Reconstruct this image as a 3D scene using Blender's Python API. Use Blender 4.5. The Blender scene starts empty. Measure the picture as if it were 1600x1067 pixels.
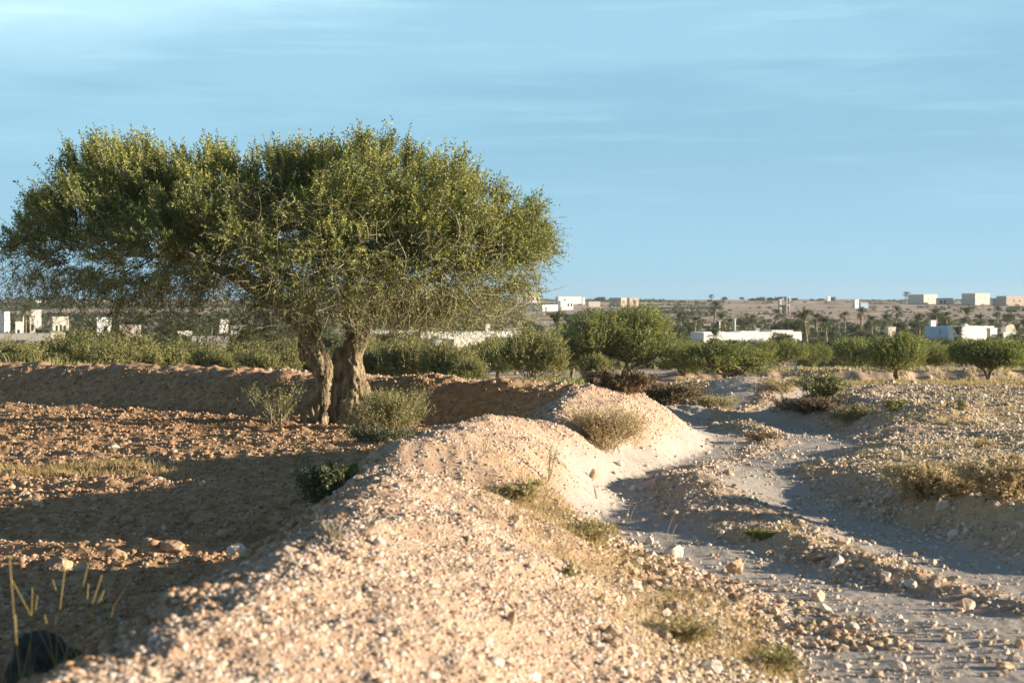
import bpy, math, random
import numpy as np
from mathutils import Vector, noise as mnoise, kdtree

USE_HAZE = True
random.seed(7)
RNG = np.random.default_rng(7)
SC = bpy.context.scene
COL = SC.collection

# ------------------------------------------------------------------ camera, sky, sun, exposure
F = 1600 * 60 / 36.0          # focal length in photo pixels
CZ, HZ = 2.1, 475.0           # eye height, photo row of eye level
cd = bpy.data.cameras.new("camera")
cam = bpy.data.objects.new("camera", cd)
COL.objects.link(cam)
cam.location = (0, 0, CZ)
cam.rotation_euler = (math.radians(90), 0, 0)
cd.lens, cd.sensor_width = 60, 36
cd.shift_y = -(533.5 - HZ) / 1600.0
cd.clip_start, cd.clip_end = 0.1, 20000
cd.dof.use_dof = True
cd.dof.focus_distance = 26
cd.dof.aperture_fstop = 3.8
SC.camera = cam

SUN_EL, SUN_BACK = 10.8, 8.0   # degrees above the horizon; degrees behind the viewer's right hand
el, bk = math.radians(SUN_EL), math.radians(SUN_BACK)
SV = Vector((math.cos(bk) * math.cos(el), -math.sin(bk) * math.cos(el), math.sin(el)))
sd = bpy.data.lights.new("sun", 'SUN')
sd.energy, sd.angle, sd.color = 5.0, math.radians(0.5), (1.0, 0.86, 0.66)
sun = bpy.data.objects.new("sun", sd)
COL.objects.link(sun)
sun.rotation_mode = 'QUATERNION'
sun.rotation_quaternion = SV.to_track_quat('Z', 'Y')
sun.location = SV * 50

W = bpy.data.worlds.new("World")
SC.world = W
W.use_nodes = True
nt = W.node_tree
nt.nodes.clear()
N = nt.nodes.new
out = N('ShaderNodeOutputWorld'); bg = N('ShaderNodeBackground'); sky = N('ShaderNodeTexSky')
sky.sky_type = 'NISHITA'; sky.sun_disc = False
sky.sun_elevation = math.radians(SUN_EL); sky.sun_rotation = math.radians(90 + SUN_BACK)
sky.air_density = 1.0; sky.dust_density = 0.3; sky.ozone_density = 1.6; sky.altitude = 50
tc = N('ShaderNodeTexCoord'); mp = N('ShaderNodeMapping'); nz = N('ShaderNodeTexNoise')
mp.inputs['Scale'].default_value = (1.3, 1.3, 9.0); mp.inputs['Rotation'].default_value = (0, math.radians(2.5), 0)
mp.inputs['Location'].default_value = (1.37, 0.4, 0.2)
nz.inputs['Scale'].default_value = 1.0; nz.inputs['Detail'].default_value = 9; nz.inputs['Roughness'].default_value = 0.6
nz.inputs['Distortion'].default_value = 0.35
nz2 = N('ShaderNodeTexNoise'); mp2 = N('ShaderNodeMapping')
mp2.inputs['Scale'].default_value = (7, 7, 110); mp2.inputs['Rotation'].default_value = (0, math.radians(1.0), 0)
nz2.inputs['Scale'].default_value = 1.0; nz2.inputs['Detail'].default_value = 9; nz2.inputs['Roughness'].default_value = 0.6
L = nt.links.new
L(tc.outputs['Generated'], mp.inputs[0]); L(mp.outputs[0], nz.inputs['Vector'])
L(tc.outputs['Generated'], mp2.inputs[0]); L(mp2.outputs[0], nz2.inputs['Vector'])
sep = N('ShaderNodeSeparateXYZ'); L(tc.outputs['Generated'], sep.inputs[0])
r1 = N('ShaderNodeMapRange'); r1.interpolation_type = 'SMOOTHSTEP'
r1.inputs[1].default_value = 0.115; r1.inputs[2].default_value = 0.235
sepc = N('ShaderNodeSeparateXYZ'); L(tc.outputs['Generated'], sepc.inputs[0])
k1 = N('ShaderNodeMath'); k1.operation = 'MULTIPLY_ADD'; k1.inputs[1].default_value = -0.13; L(sepc.outputs[0], k1.inputs[0]); L(sepc.outputs[2], k1.inputs[2])
k2 = N('ShaderNodeMath'); k2.operation = 'MULTIPLY_ADD'; k2.inputs[1].default_value = 0.36; L(nz.outputs[0], k2.inputs[0])
k3 = N('ShaderNodeMath'); k3.operation = 'SUBTRACT'; k3.inputs[1].default_value = 0.18; L(k1.outputs[0], k3.inputs[0]); L(k3.outputs[0], k2.inputs[2]); L(k2.outputs[0], r1.inputs[0])
r2 = N('ShaderNodeMapRange'); r2.interpolation_type = 'SMOOTHSTEP'
r2.inputs[1].default_value = 0.5; r2.inputs[2].default_value = 0.75; r2.inputs[4].default_value = 0.24; L(nz2.outputs[0], r2.inputs[0])
rz = N('ShaderNodeMapRange'); rz.inputs[1].default_value = 0.02; rz.inputs[2].default_value = 0.16; rz.inputs[3].default_value = 0.12; rz.inputs[4].default_value = 1.0
L(sep.outputs[2], rz.inputs[0])
ad = N('ShaderNodeMath'); ad.operation = 'ADD'; ad.use_clamp = True; L(r1.outputs[0], ad.inputs[0]); L(r2.outputs[0], ad.inputs[1])
ml = N('ShaderNodeMath'); ml.operation = 'MULTIPLY'; L(ad.outputs[0], ml.inputs[0]); L(rz.outputs[0], ml.inputs[1])
tint = N('ShaderNodeMix'); tint.data_type = 'RGBA'; tint.blend_type = 'MULTIPLY'; tint.inputs[0].default_value = 1.0
tint.inputs[7].default_value = (0.6, 0.7, 0.76, 1)
L(sky.outputs[0], tint.inputs[6])
cl = N('ShaderNodeMix'); cl.data_type = 'RGBA'; cl.inputs[7].default_value = (5.6, 8.2, 9.2, 1)
rc = N('ShaderNodeMapRange'); rc.interpolation_type = 'SMOOTHSTEP'; rc.inputs[1].default_value = 0.18; rc.inputs[2].default_value = 0.30; rc.inputs[3].default_value = 0.85; rc.inputs[4].default_value = 0.04   # cloud faded out above the view so the unseen sky adds less fill
L(sep.outputs[2], rc.inputs[0])
ml2 = N('ShaderNodeMath'); ml2.operation = 'MULTIPLY'; L(rc.outputs[0], ml2.inputs[1]); L(ml.outputs[0], ml2.inputs[0])
L(ml2.outputs[0], cl.inputs[0])
hz = N('ShaderNodeMix'); hz.data_type = 'RGBA'; hz.inputs[7].default_value = (2.8, 5.0, 6.7, 1)   # blue evening air low in the sky
rh = N('ShaderNodeMapRange'); rh.interpolation_type = 'SMOOTHSTEP'; rh.inputs[1].default_value = 0.16; rh.inputs[2].default_value = 0.31; rh.inputs[3].default_value = 0.95; rh.inputs[4].default_value = 0.0  # low band cut off above the view, darkening unseen sky for deeper shade
nz3 = N('ShaderNodeTexNoise'); mp3 = N('ShaderNodeMapping'); mp3.inputs['Scale'].default_value = (2.4, 2.4, 17); mp3.inputs['Location'].default_value = (3.1, 1.0, .35); mp3.inputs['Rotation'].default_value = (0, math.radians(-3), 0)
nz3.inputs['Detail'].default_value = 8; nz3.inputs['Roughness'].default_value = 0.55; nz3.inputs['Scale'].default_value = 1.0; L(tc.outputs['Generated'], mp3.inputs[0]); L(mp3.outputs[0], nz3.inputs['Vector'])
rb = N('ShaderNodeMapRange'); rb.interpolation_type = 'SMOOTHSTEP'; rb.inputs[1].default_value = 0.42; rb.inputs[2].default_value = 0.6; L(nz3.outputs[0], rb.inputs[0])
rb2 = N('ShaderNodeMapRange'); rb2.inputs[1].default_value = 0.03; rb2.inputs[2].default_value = 0.09; L(sep.outputs[2], rb2.inputs[0])
rb3 = N('ShaderNodeMath'); rb3.operation = 'MULTIPLY'; L(rb.outputs[0], rb3.inputs[0]); L(rb2.outputs[0], rb3.inputs[1])
band = N('ShaderNodeMix'); band.data_type = 'RGBA'; band.inputs[6].default_value = (2.9, 5.25, 6.75, 1); band.inputs[7].default_value = (2.42, 4.55, 6.0, 1)   # grey-blue cloud banks
L(rb3.outputs[0], band.inputs[0]); L(band.outputs[2], hz.inputs[7])
L(sep.outputs[2], rh.inputs[0]); L(rh.outputs[0], hz.inputs[0]); L(tint.outputs[2], hz.inputs[6]); L(hz.outputs[2], cl.inputs[6])
L(cl.outputs[2], bg.inputs[0]); bg.inputs[1].default_value = 0.061
L(bg.outputs[0], out.inputs[0])
SC.view_settings.view_transform = 'Standard'; SC.view_settings.look = 'None'
SC.view_settings.exposure = 1.13; SC.view_settings.gamma = 1.0
SC.cycles.max_bounces = 6; SC.cycles.diffuse_bounces = 3; SC.cycles.transparent_max_bounces = 4

# ------------------------------------------------------------------ helpers
def px(x, y, Y):                     # photo pixel at depth Y -> point
    return Vector(((x - 800) / F * Y, Y, CZ - (y - HZ) / F * Y))

def tag(o, label=None, cat=None, group=None, kind=None):
    if label: o['label'] = label
    if cat: o['category'] = cat
    if group: o['group'] = group
    if kind: o['kind'] = kind
    return o

def empty(name, loc, rz=0.0):
    o = bpy.data.objects.new(name, None); COL.objects.link(o)
    o.location = loc; o.rotation_euler = (0, 0, rz); o.empty_display_size = 0.3
    return o

def link(name, me, mat, parent=None):
    o = bpy.data.objects.new(name, me); COL.objects.link(o)
    if mat is not None and not me.materials: me.materials.append(mat)
    if parent: o.parent = parent
    return o

def npmesh(name, V, Fc, smooth=False, attrs=None):
    """V (n,3) floats, Fc (m,k) ints, k = 3 or 4"""
    V = np.ascontiguousarray(V, dtype=np.float32); Fc = np.ascontiguousarray(Fc, dtype=np.int32)
    me = bpy.data.meshes.new(name)
    m, k = Fc.shape
    me.vertices.add(len(V)); me.vertices.foreach_set('co', V.ravel())
    me.loops.add(m * k); me.loops.foreach_set('vertex_index', Fc.ravel())
    me.polygons.add(m)
    me.polygons.foreach_set('loop_start', np.arange(0, m * k, k, dtype=np.int32))
    me.polygons.foreach_set('loop_total', np.full(m, k, dtype=np.int32))
    me.polygons.foreach_set('use_smooth', np.full(m, smooth, dtype=bool))
    me.update(calc_edges=True)
    for an, arr in (attrs or {}).items():
        arr = np.asarray(arr, dtype=np.float32)
        if arr.ndim == 1:
            a = me.attributes.new(an, 'FLOAT', 'POINT'); a.data.foreach_set('value', arr)
        else:
            a = me.attributes.new(an, 'FLOAT_COLOR', 'POINT'); a.data.foreach_set('color', np.ascontiguousarray(arr).ravel())
    return me

def copy_tree(o, parent=None):
    c = o.copy(); COL.objects.link(c)
    if parent: c.parent = parent
    for ch in o.children: copy_tree(ch, c)
    return c

def hsh(ix, iy, s):
    h = (ix.astype(np.int64) * 374761393 + iy.astype(np.int64) * 668265263 + s * 982451653) & 0xffffffff
    h = ((h ^ (h >> 13)) * 1274126177) & 0xffffffff
    return (h ^ (h >> 16)) & 0xffffffff

def gn(x, y, s=0):                   # gradient noise, about -0.7..0.7
    ix = np.floor(x).astype(np.int64); iy = np.floor(y).astype(np.int64)
    fx, fy = x - ix, y - iy
    u = fx * fx * fx * (fx * (fx * 6 - 15) + 10); v = fy * fy * fy * (fy * (fy * 6 - 15) + 10)
    def g(a, b, dx, dy):
        t = hsh(a, b, s) * (2 * math.pi / 4294967296.0)
        return np.cos(t) * dx + np.sin(t) * dy
    n00 = g(ix, iy, fx, fy); n10 = g(ix + 1, iy, fx - 1, fy)
    n01 = g(ix, iy + 1, fx, fy - 1); n11 = g(ix + 1, iy + 1, fx - 1, fy - 1)
    return (n00 * (1 - u) + n10 * u) * (1 - v) + (n01 * (1 - u) + n11 * u) * v

def fbm(x, y, cell, octv, s=0, gain=0.5):
    r = 0; a = 1.0
    for i in range(octv):
        r = r + a * gn(x / cell + 17.3 * i, y / cell - 9.1 * i, s + i); cell *= 0.5; a *= gain
    return r

def sst(a, b, x):
    t = np.clip((x - a) / (b - a), 0, 1)
    return t * t * (3 - 2 * t)

# ------------------------------------------------------------------ materials
def mat_new(name):
    m = bpy.data.materials.new(name); m.use_nodes = True
    return m, m.node_tree, m.node_tree.nodes['Principled BSDF']

def setspec(b, v, r=0.9):
    b.inputs['Roughness'].default_value = r
    b.inputs['Specular IOR Level'].default_value = v

def mat_noise(name, c1, c2, scale=5, rough=0.9, bump=0.0, bscale=None, detail=6, spec=0.2, c3=None, stretch=None, bdist=0.02):
    m, t, b = mat_new(name); setspec(b, spec, rough)
    co = t.nodes.new('ShaderNodeTexCoord'); n = t.nodes.new('ShaderNodeTexNoise'); r = t.nodes.new('ShaderNodeValToRGB')
    n.inputs['Scale'].default_value = scale; n.inputs['Detail'].default_value = detail
    vec = co.outputs['Object']
    if stretch:
        q = t.nodes.new('ShaderNodeMapping'); q.inputs['Scale'].default_value = stretch
        t.links.new(vec, q.inputs[0]); vec = q.outputs[0]
    t.links.new(vec, n.inputs['Vector']); t.links.new(n.outputs[0], r.inputs[0])
    e = r.color_ramp.elements; e[0].position, e[1].position = 0.35, 0.65
    e[0].color, e[1].color = (*c1, 1), (*c2, 1)
    if c3:
        k = r.color_ramp.elements.new(0.8); k.color = (*c3, 1)
    t.links.new(r.outputs[0], b.inputs['Base Color'])
    if bump:
        n2 = t.nodes.new('ShaderNodeTexNoise'); n2.inputs['Scale'].default_value = bscale or scale * 3; n2.inputs['Detail'].default_value = 6
        bp = t.nodes.new('ShaderNodeBump'); bp.inputs['Strength'].default_value = bump; bp.inputs['Distance'].default_value = bdist
        t.links.new(vec, n2.inputs['Vector']); t.links.new(n2.outputs[0], bp.inputs['Height']); t.links.new(bp.outputs[0], b.inputs['Normal'])
    return m

def mat_leaf(name, c1, c2, back, clump=1.2, trans=0.25):
    """two-sided leaf: per-leaf value 'rnd' mixes c1..c2, a slow noise shifts whole sprays, silvery underside"""
    m, t, b = mat_new(name); setspec(b, 0.35, 0.55)
    a = t.nodes.new('ShaderNodeAttribute'); a.attribute_name = 'rnd'
    co = t.nodes.new('ShaderNodeNewGeometry')
    n = t.nodes.new('ShaderNodeTexNoise'); n.inputs['Scale'].default_value = clump; n.inputs['Detail'].default_value = 3
    t.links.new(co.outputs['Position'], n.inputs['Vector'])
    ma = t.nodes.new('ShaderNodeMath'); ma.operation = 'MULTIPLY_ADD'; ma.inputs[1].default_value = 2.4; ma.inputs[2].default_value = -1.2
    t.links.new(n.outputs[0], ma.inputs[0])
    ab = t.nodes.new('ShaderNodeMath'); ab.use_clamp = True
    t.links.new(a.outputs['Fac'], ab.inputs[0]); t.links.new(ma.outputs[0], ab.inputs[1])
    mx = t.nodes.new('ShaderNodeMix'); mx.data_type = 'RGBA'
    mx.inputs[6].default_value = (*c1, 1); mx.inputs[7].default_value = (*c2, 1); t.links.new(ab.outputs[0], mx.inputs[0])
    mb = t.nodes.new('ShaderNodeMix'); mb.data_type = 'RGBA'; mb.inputs[7].default_value = (*back, 1)
    t.links.new(mx.outputs[2], mb.inputs[6]); t.links.new(co.outputs['Backfacing'], mb.inputs[0])
    t.links.new(mb.outputs[2], b.inputs['Base Color'])
    if trans:
        tr = t.nodes.new('ShaderNodeBsdfTranslucent'); ms = t.nodes.new('ShaderNodeMixShader'); ms.inputs[0].default_value = trans
        o = t.nodes['Material Output']
        t.links.new(mx.outputs[2], tr.inputs[0]); t.links.new(b.outputs[0], ms.inputs[1]); t.links.new(tr.outputs[0], ms.inputs[2]); t.links.new(ms.outputs[0], o.inputs[0])
    return m

def mat_stone(name, cols, rough=0.9):
    m, t, b = mat_new(name); setspec(b, 0.15, rough)
    a = t.nodes.new('ShaderNodeAttribute'); a.attribute_name = 'rnd'
    r = t.nodes.new('ShaderNodeValToRGB'); e = r.color_ramp.elements
    e[0].color = (*cols[0], 1); e[1].color = (*cols[-1], 1)
    for i, c in enumerate(cols[1:-1]):
        k = e.new((i + 1) / (len(cols) - 1)); k.color = (*c, 1)
    n = t.nodes.new('ShaderNodeTexNoise'); n.inputs['Scale'].default_value = 40; n.inputs['Detail'].default_value = 5
    g = t.nodes.new('ShaderNodeNewGeometry'); t.links.new(g.outputs['Position'], n.inputs['Vector'])
    mr = t.nodes.new('ShaderNodeMapRange'); mr.inputs[1].default_value = 0.3; mr.inputs[2].default_value = 0.7; mr.inputs[3].default_value = 0.75; mr.inputs[4].default_value = 1.15
    t.links.new(n.outputs[0], mr.inputs[0])
    mx = t.nodes.new('ShaderNodeVectorMath'); mx.operation = 'SCALE'
    t.links.new(a.outputs['Fac'], r.inputs[0]); t.links.new(r.outputs[0], mx.inputs[0]); t.links.new(mr.outputs[0], mx.inputs['Scale'])
    t.links.new(mx.outputs[0], b.inputs['Base Color'])
    bp = t.nodes.new('ShaderNodeBump'); bp.inputs['Strength'].default_value = 0.5; bp.inputs['Distance'].default_value = 0.01
    t.links.new(n.outputs[0], bp.inputs['Height']); t.links.new(bp.outputs[0], b.inputs['Normal'])
    return m

C_BERM = (0.56, 0.375, 0.24)
M = {}
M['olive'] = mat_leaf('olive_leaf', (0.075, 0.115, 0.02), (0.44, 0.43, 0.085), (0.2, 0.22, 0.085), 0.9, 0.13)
M['olive_far'] = mat_leaf('olive_leaf_far', (0.085, 0.125, 0.024), (0.38, 0.40, 0.08), (0.22, 0.25, 0.09), 0.9, 0.25)
M['grove'] = mat_leaf('grove_leaf', (0.05, 0.075, 0.028), (0.17, 0.19, 0.06), (0.12, 0.14, 0.06), 0.08, 0.2)
M['weed'] = mat_leaf('weed_leaf', (0.15, 0.165, 0.045), (0.38, 0.35, 0.11), (0.28, 0.28, 0.12), 0.8, 0.25)
M['scrub'] = mat_leaf('scrub_leaf', (0.045, 0.065, 0.022), (0.12, 0.13, 0.045), (0.09, 0.1, 0.05), 0.2, 0.15)
M['palm'] = mat_leaf('palm_leaf', (0.06, 0.085, 0.025), (0.19, 0.2, 0.07), (0.12, 0.14, 0.06), 0.4, 0.15)
M['drybush'] = mat_leaf('dry_bush_leaf', (0.36, 0.31, 0.14), (0.6, 0.5, 0.26), (0.5, 0.43, 0.23), 3.0, 0.42)
M['palebrush'] = mat_leaf('pale_brush_leaf', (0.46, 0.36, 0.19), (0.72, 0.57, 0.35), (0.6, 0.48, 0.28), 3.0, 0.35)
M['greybush'] = mat_leaf('grey_bush_leaf', (0.2, 0.2, 0.075), (0.42, 0.39, 0.15), (0.34, 0.34, 0.16), 3.0, 0.25)
M['rustbush'] = mat_leaf('rust_bush_leaf', (0.12, 0.085, 0.05), (0.30, 0.215, 0.12), (0.2, 0.15, 0.09), 3.0, 0.2)
M['darkbush'] = mat_leaf('dark_bush_leaf', (0.07, 0.10, 0.045), (0.17, 0.19, 0.08), (0.15, 0.17, 0.09), 3.0, 0.2)
M['pink'] = mat_leaf('pink_flower', (0.34, 0.14, 0.17), (0.5, 0.25, 0.27), (0.4, 0.2, 0.22), 3.0, 0.25)
M['straw'] = mat_leaf('straw_blade', (0.36, 0.26, 0.10), (0.6, 0.46, 0.21), (0.5, 0.39, 0.18), 2.0, 0.3)
M['bark'] = mat_noise('olive_bark', (0.13, 0.10, 0.065), (0.42, 0.33, 0.21), 7, 0.95, 1.0, 16, 8, 0.1, (0.56, 0.48, 0.34), (1.6, 1.6, 0.45), 0.05)
M['twig'] = mat_noise('twig_bark', (0.22, 0.18, 0.12), (0.42, 0.36, 0.26), 6, 0.9)
M['drytwig'] = mat_noise('dry_twig', (0.28, 0.23, 0.15), (0.45, 0.38, 0.27), 8, 0.9)
M['palmbark'] = mat_noise('palm_bark', (0.16, 0.11, 0.07), (0.34, 0.26, 0.17), 3, 0.95, 0.8, 8)
M['stone'] = mat_stone('pebble', [(0.32, 0.195, 0.12), (0.51, 0.355, 0.25), (0.60, 0.445, 0.335), (0.72, 0.61, 0.51), (0.43, 0.41, 0.395)])
M['clod'] = mat_stone('clod', [(0.31, 0.18, 0.105), (0.41, 0.25, 0.145), (0.48, 0.325, 0.205), (0.55, 0.44, 0.34)])
M['verge'] = mat_stone('verge_clod', [(0.36, 0.24, 0.15), (0.48, 0.33, 0.21), (0.56, 0.42, 0.29), (0.62, 0.5, 0.38)])
M['roadstone'] = mat_stone('road_stone', [(0.40, 0.30, 0.21), (0.52, 0.41, 0.31), (0.62, 0.51, 0.42), (0.70, 0.62, 0.54)])
M['rock'] = mat_noise('rock', (0.5, 0.35, 0.24), (0.66, 0.54, 0.42), 9, 0.92, 0.9, 22, 8, 0.15)
M['rock_pale'] = mat_noise('rock_pale', (0.6, 0.5, 0.4), (0.76, 0.7, 0.62), 9, 0.92, 0.9, 22, 8, 0.15)
M['rock_ochre'] = mat_noise('rock_ochre', (0.44, 0.29, 0.175), (0.58, 0.43, 0.29), 9, 0.92, 0.9, 22, 8, 0.15)
M['earth_lump'] = mat_noise('earth_lump', (0.38, 0.235, 0.15), (0.56, 0.39, 0.27), 9, 0.95, 0.9, 22, 8, 0.1)
M['rock_dark'] = mat_noise('rock_dark', (0.02, 0.022, 0.02), (0.07, 0.072, 0.06), 9, 0.85, 0.6, 15, 8, 0.2)
M['white'] = mat_noise('whitewash', (0.74, 0.71, 0.66), (0.82, 0.79, 0.74), 0.8, 0.9)
M['cream'] = mat_noise('cream_plaster', (0.6, 0.52, 0.42), (0.7, 0.62, 0.52), 0.8, 0.9)
M['shadeblue'] = mat_noise('shade_blue_white', (0.42, 0.56, 0.72), (0.5, 0.65, 0.8), 0.8, 0.9)  # white walls in shade: the shadow blue is put into the colour
M['concrete'] = mat_noise('bare_concrete', (0.28, 0.27, 0.25), (0.38, 0.36, 0.33), 0.8, 0.95)
M['rawbrick'] = mat_noise('bare_brick', (0.40, 0.32, 0.26), (0.5, 0.42, 0.35), 0.8, 0.95)
M['dark'] = mat_noise('window_dark', (0.03, 0.035, 0.04), (0.06, 0.06, 0.06), 1, 0.4)
M['shutter'] = mat_noise('shutter', (0.3, 0.27, 0.17), (0.4, 0.36, 0.24), 2, 0.7)
M['door'] = mat_noise('door_paint', (0.05, 0.12, 0.2), (0.08, 0.17, 0.28), 2, 0.6)
M['pole'] = mat_noise('pole_paint', (0.6, 0.57, 0.5), (0.7, 0.66, 0.6), 2, 0.7)

# ------------------------------------------------------------------ the lie of the land
_bY = np.array([-60, 20, 30, 36, 40, 55, 72, 85, 120, 170, 260, 400, 550, 700, 900, 1200, 1600, 2200, 4500], float)
_bZ = np.array([.3, .3, .3, .25, .1, -.6, -1.25, -1.6, -2.8, -4.2, -5.2, -6, -6.3, -5, -2, 1, 5.5, 4, 0], float)
_ty = np.concatenate([np.linspace(-60, 60, 600), np.geomspace(60.5, 4500, 800)])
_tz = np.interp(_ty, _bY, _bZ)
for _ in range(6): _tz[1:-1] = (_tz[:-2] + 2 * _tz[1:-1] + _tz[2:]) / 4
def base(Y): return np.interp(Y, _ty, _tz)

def spline(P, k=5):
    P = np.array(P, float); R = []
    Q = np.vstack([2 * P[0] - P[1], P, 2 * P[-1] - P[-2]])
    for i in range(1, len(Q) - 2):
        p0, p1, p2, p3 = Q[i - 1], Q[i], Q[i + 1], Q[i + 2]
        for j in range(k):
            t = j / k
            R.append(0.5 * ((2 * p1) + (-p0 + p2) * t + (2 * p0 - 5 * p1 + 4 * p2 - p3) * t * t + (-p0 + 3 * p1 - 3 * p2 + p3) * t ** 3))
    R.append(P[-1]); return np.array(R)

def pdist(P, X, Y):
    """distance, signed side (negative = left of travel) and interpolated extra columns"""
    best = np.full(X.shape, 1e9); sg = np.ones(X.shape); ex = [np.zeros(X.shape) for _ in range(P.shape[1] - 2)]
    for i in range(len(P) - 1):
        ax, ay, bx, by = P[i, 0], P[i, 1], P[i + 1, 0], P[i + 1, 1]
        dx, dy = bx - ax, by - ay; l2 = dx * dx + dy * dy + 1e-12
        t = np.clip(((X - ax) * dx + (Y - ay) * dy) / l2, 0, 1)
        d = np.hypot(X - ax - t * dx, Y - ay - t * dy)
        m = d < best
        best[m] = d[m]
        sg[m] = np.where((dx * (Y - ay) - dy * (X - ax))[m] > 0, -1, 1)
        for k in range(len(ex)): ex[k][m] = (P[i, 2 + k] + (P[i + 1, 2 + k] - P[i, 2 + k]) * t)[m]
    return best, sg, ex

BERM = spline([(-1.5, -3, .95, 1.7, 1.8), (-1.35, 3, .98, 1.7, 1.9), (-1.2, 5, 1.0, 1.7, 1.9), (-1.05, 6, 1.0, 1.7, 1.9), (-.95, 7.1, 1.0, 1.6, 1.9), (-.85, 9, .98, 1.6, 1.8),
               (-.8, 11, .93, 1.5, 1.7), (-.84, 12.7, .86, 1.4, 1.6), (-.86, 13.4, .46, 1.1, 1.6), (-.86, 14.0, .12, 1.0, 1.6), (-.86, 14.6, .42, 1.1, 1.6), (-.86, 15.1, .84, 1.4, 1.6), (-.6, 16.3, .93, 1.5, 1.55),
               (-.28, 17.3, .93, 1.5, 1.45), (.08, 18.3, .88, 1.5, 1.1), (.45, 19.4, .74, 1.3, 1.1), (.75, 20.8, 1.0, 1.4, 1.3), (1.2, 22.3, 1.06, 1.4, 1.4),
               (1.7, 23.5, .85, 1.3, 1.1), (2.1, 24.4, .4, 1.1, .9)])
BANK = spline([(2.3, 29.2, .5, 1.3, 2), (1.2, 30.0, .6, 1.4, 3), (0, 31.3, .66, 1.5, 3), (-2.5, 33.2, .68, 1.5, 3), (-5.5, 36, .7, 1.5, 3), (-8.5, 38.5, .72, 1.5, 3),
               (-12.4, 40.7, .7, 1.5, 3), (-20, 43.5, .7, 1.5, 3), (-32, 46, .7, 1.5, 3)])
RUTL = spline([(5.2, 36.5), (3.9, 32), (3.0, 28.6), (2.65, 26.4), (2.8, 23.4), (2.2, 20.6), (1.5, 19.3), (1.05, 17.8), (.93, 16.1), (1.2, 14.2), (1.62, 12.8), (2.1, 11.4), (2.45, 10.5), (2.65, 9.5), (2.6, 8.2), (2.5, 5), (2.5, 0), (2.5, -8)])
RUTR = spline([(6.6, 36), (5.3, 32), (4.3, 29), (4.45, 25.5), (4.2, 23), (3.4, 21), (2.75, 18.8), (2.6, 17), (2.9, 14.8), (3.2, 13.3), (3.65, 11.9), (4.0, 10.7), (4.3, 8.5), (4.6, 5), (4.8, 0), (4.8, -8)])
MOUNDS = [spline([(3.7, 34.3, .55, 1.2, 1.5), (4.6, 34, .66, 1.4, 1.6), (5.6, 34.2, .62, 1.2, 1.6), (6.2, 34.6, .5, 1.1, 1.5)]),
          spline([(7.2, 35, .4, 1.4, 2), (9.5, 34.2, .42, 1.5, 2), (12, 33, .36, 1.5, 2), (16, 31.5, .36, 1.5, 2)]),
          spline([(5.0, 28.4, .6, 1.1, 1.3), (6.0, 27, .62, 1.2, 1.4), (6.4, 25.2, .58, 1.0, 1.4)])]

GX = np.arange(-36, 36.01, 0.1); GY = np.arange(-12, 62.01, 0.1)
_X, _Y = np.meshgrid(GX, GY)
wx = _X + 0.16 * gn(_X / 1.3, _Y / 1.3, 5) + .07 * gn(_X / .5, _Y / .5, 6); wy = _Y + 0.25 * gn(_X / 1.3, _Y / 1.3, 8)
b0 = base(_Y)
dB, sB, (zB, wlB, wrB) = pdist(BERM, wx, wy)
dK, sK, (zK, wlK, wrK) = pdist(BANK, wx, wy)
# the ploughed field: left of the berm, in front of the bank
poly = np.vstack([BERM[:, :2], [(2.2, 26.5)], BANK[:, :2], [(-60, 46), (-60, -12)]])
ins = np.zeros(_X.shape, bool)
for i in range(len(poly)):
    x1, y1 = poly[i]; x2, y2 = poly[(i + 1) % len(poly)]
    if y1 == y2: continue
    c = ((y1 > wy) != (y2 > wy)) & (wx < (x2 - x1) * (wy - y1) / (y2 - y1) + x1)
    ins ^= c
dE = np.minimum(np.minimum(dB, dK), np.hypot(wx - 2.2, wy - 26.5) - .6)
fieldm = np.clip(0.5 + np.where(ins, dE, -dE) / 1.0, 0, 1)
dL, sL, _ = pdist(RUTL, wx, wy); dR, sR, _ = pdist(RUTR, wx, wy)
near = 1 - sst(34, 40, _Y)
# right of the right rut the land steps up to a stony flat
right = sst(0.35, 1.35, np.where(sR < 0, dR, -dR)) * sst(9.5, 13.5, _Y)       # RUT lines run towards the viewer: left of travel = east
lvl = b0 + right * (0.17 - .10 * sst(15, 18, _Y) + .08 * sst(25, 29, _Y)) * near
lvl = lvl * (1 - fieldm) + fieldm * (b0 - .36)
lw = 0.30 + 0.7 * (1 - sst(9.0, 12.0, _Y)); rw = 0.32 + 0.15 * (1 - sst(9.5, 12, _Y))
kL = 1 - sst(lw, lw + .75, dL); kR = 1 - sst(rw, rw + .8, dR)
kk = np.maximum(kL, kR) * near
Z = lvl * (1 - kk) + (b0 - (.14 - .06 * sst(16.5, 18.5, _Y) * (1 - sst(24, 26, _Y)))) * kk
def ridge(Z, d, s, zc, wl, wr, sharp=1.25, ref=None):
    w = np.where(s < 0, wl, wr); t = np.clip(d / w, 0, 1)
    pr = (1 - t ** 1.5) ** sharp
    pr = pr * (1 - sst(.75, 1.0, t) * .0)
    return np.maximum(Z, Z + (zc - Z) * pr)
MIDR = spline([(2.1, 19, .3, .8, .7), (1.95, 17.4, .34, .8, .6), (2.0, 15.6, .28, .85, .6), (2.35, 13.9, .24, .8, .6), (2.75, 12.6, .18, .7, .6), (3.0, 11.6, .16, .5, .5), (3.4, 10.8, .1, .4, .4)])
dM, sM, (zM, waM, wbM) = pdist(MIDR, wx, wy)
Z = ridge(Z, dM, sM, zM, waM, wbM, 1.3)
Z = ridge(Z, dB, sB, zB, wlB, wrB)
Z = ridge(Z, dK, sK, zK, wlK, wrK, 1.1)
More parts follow.
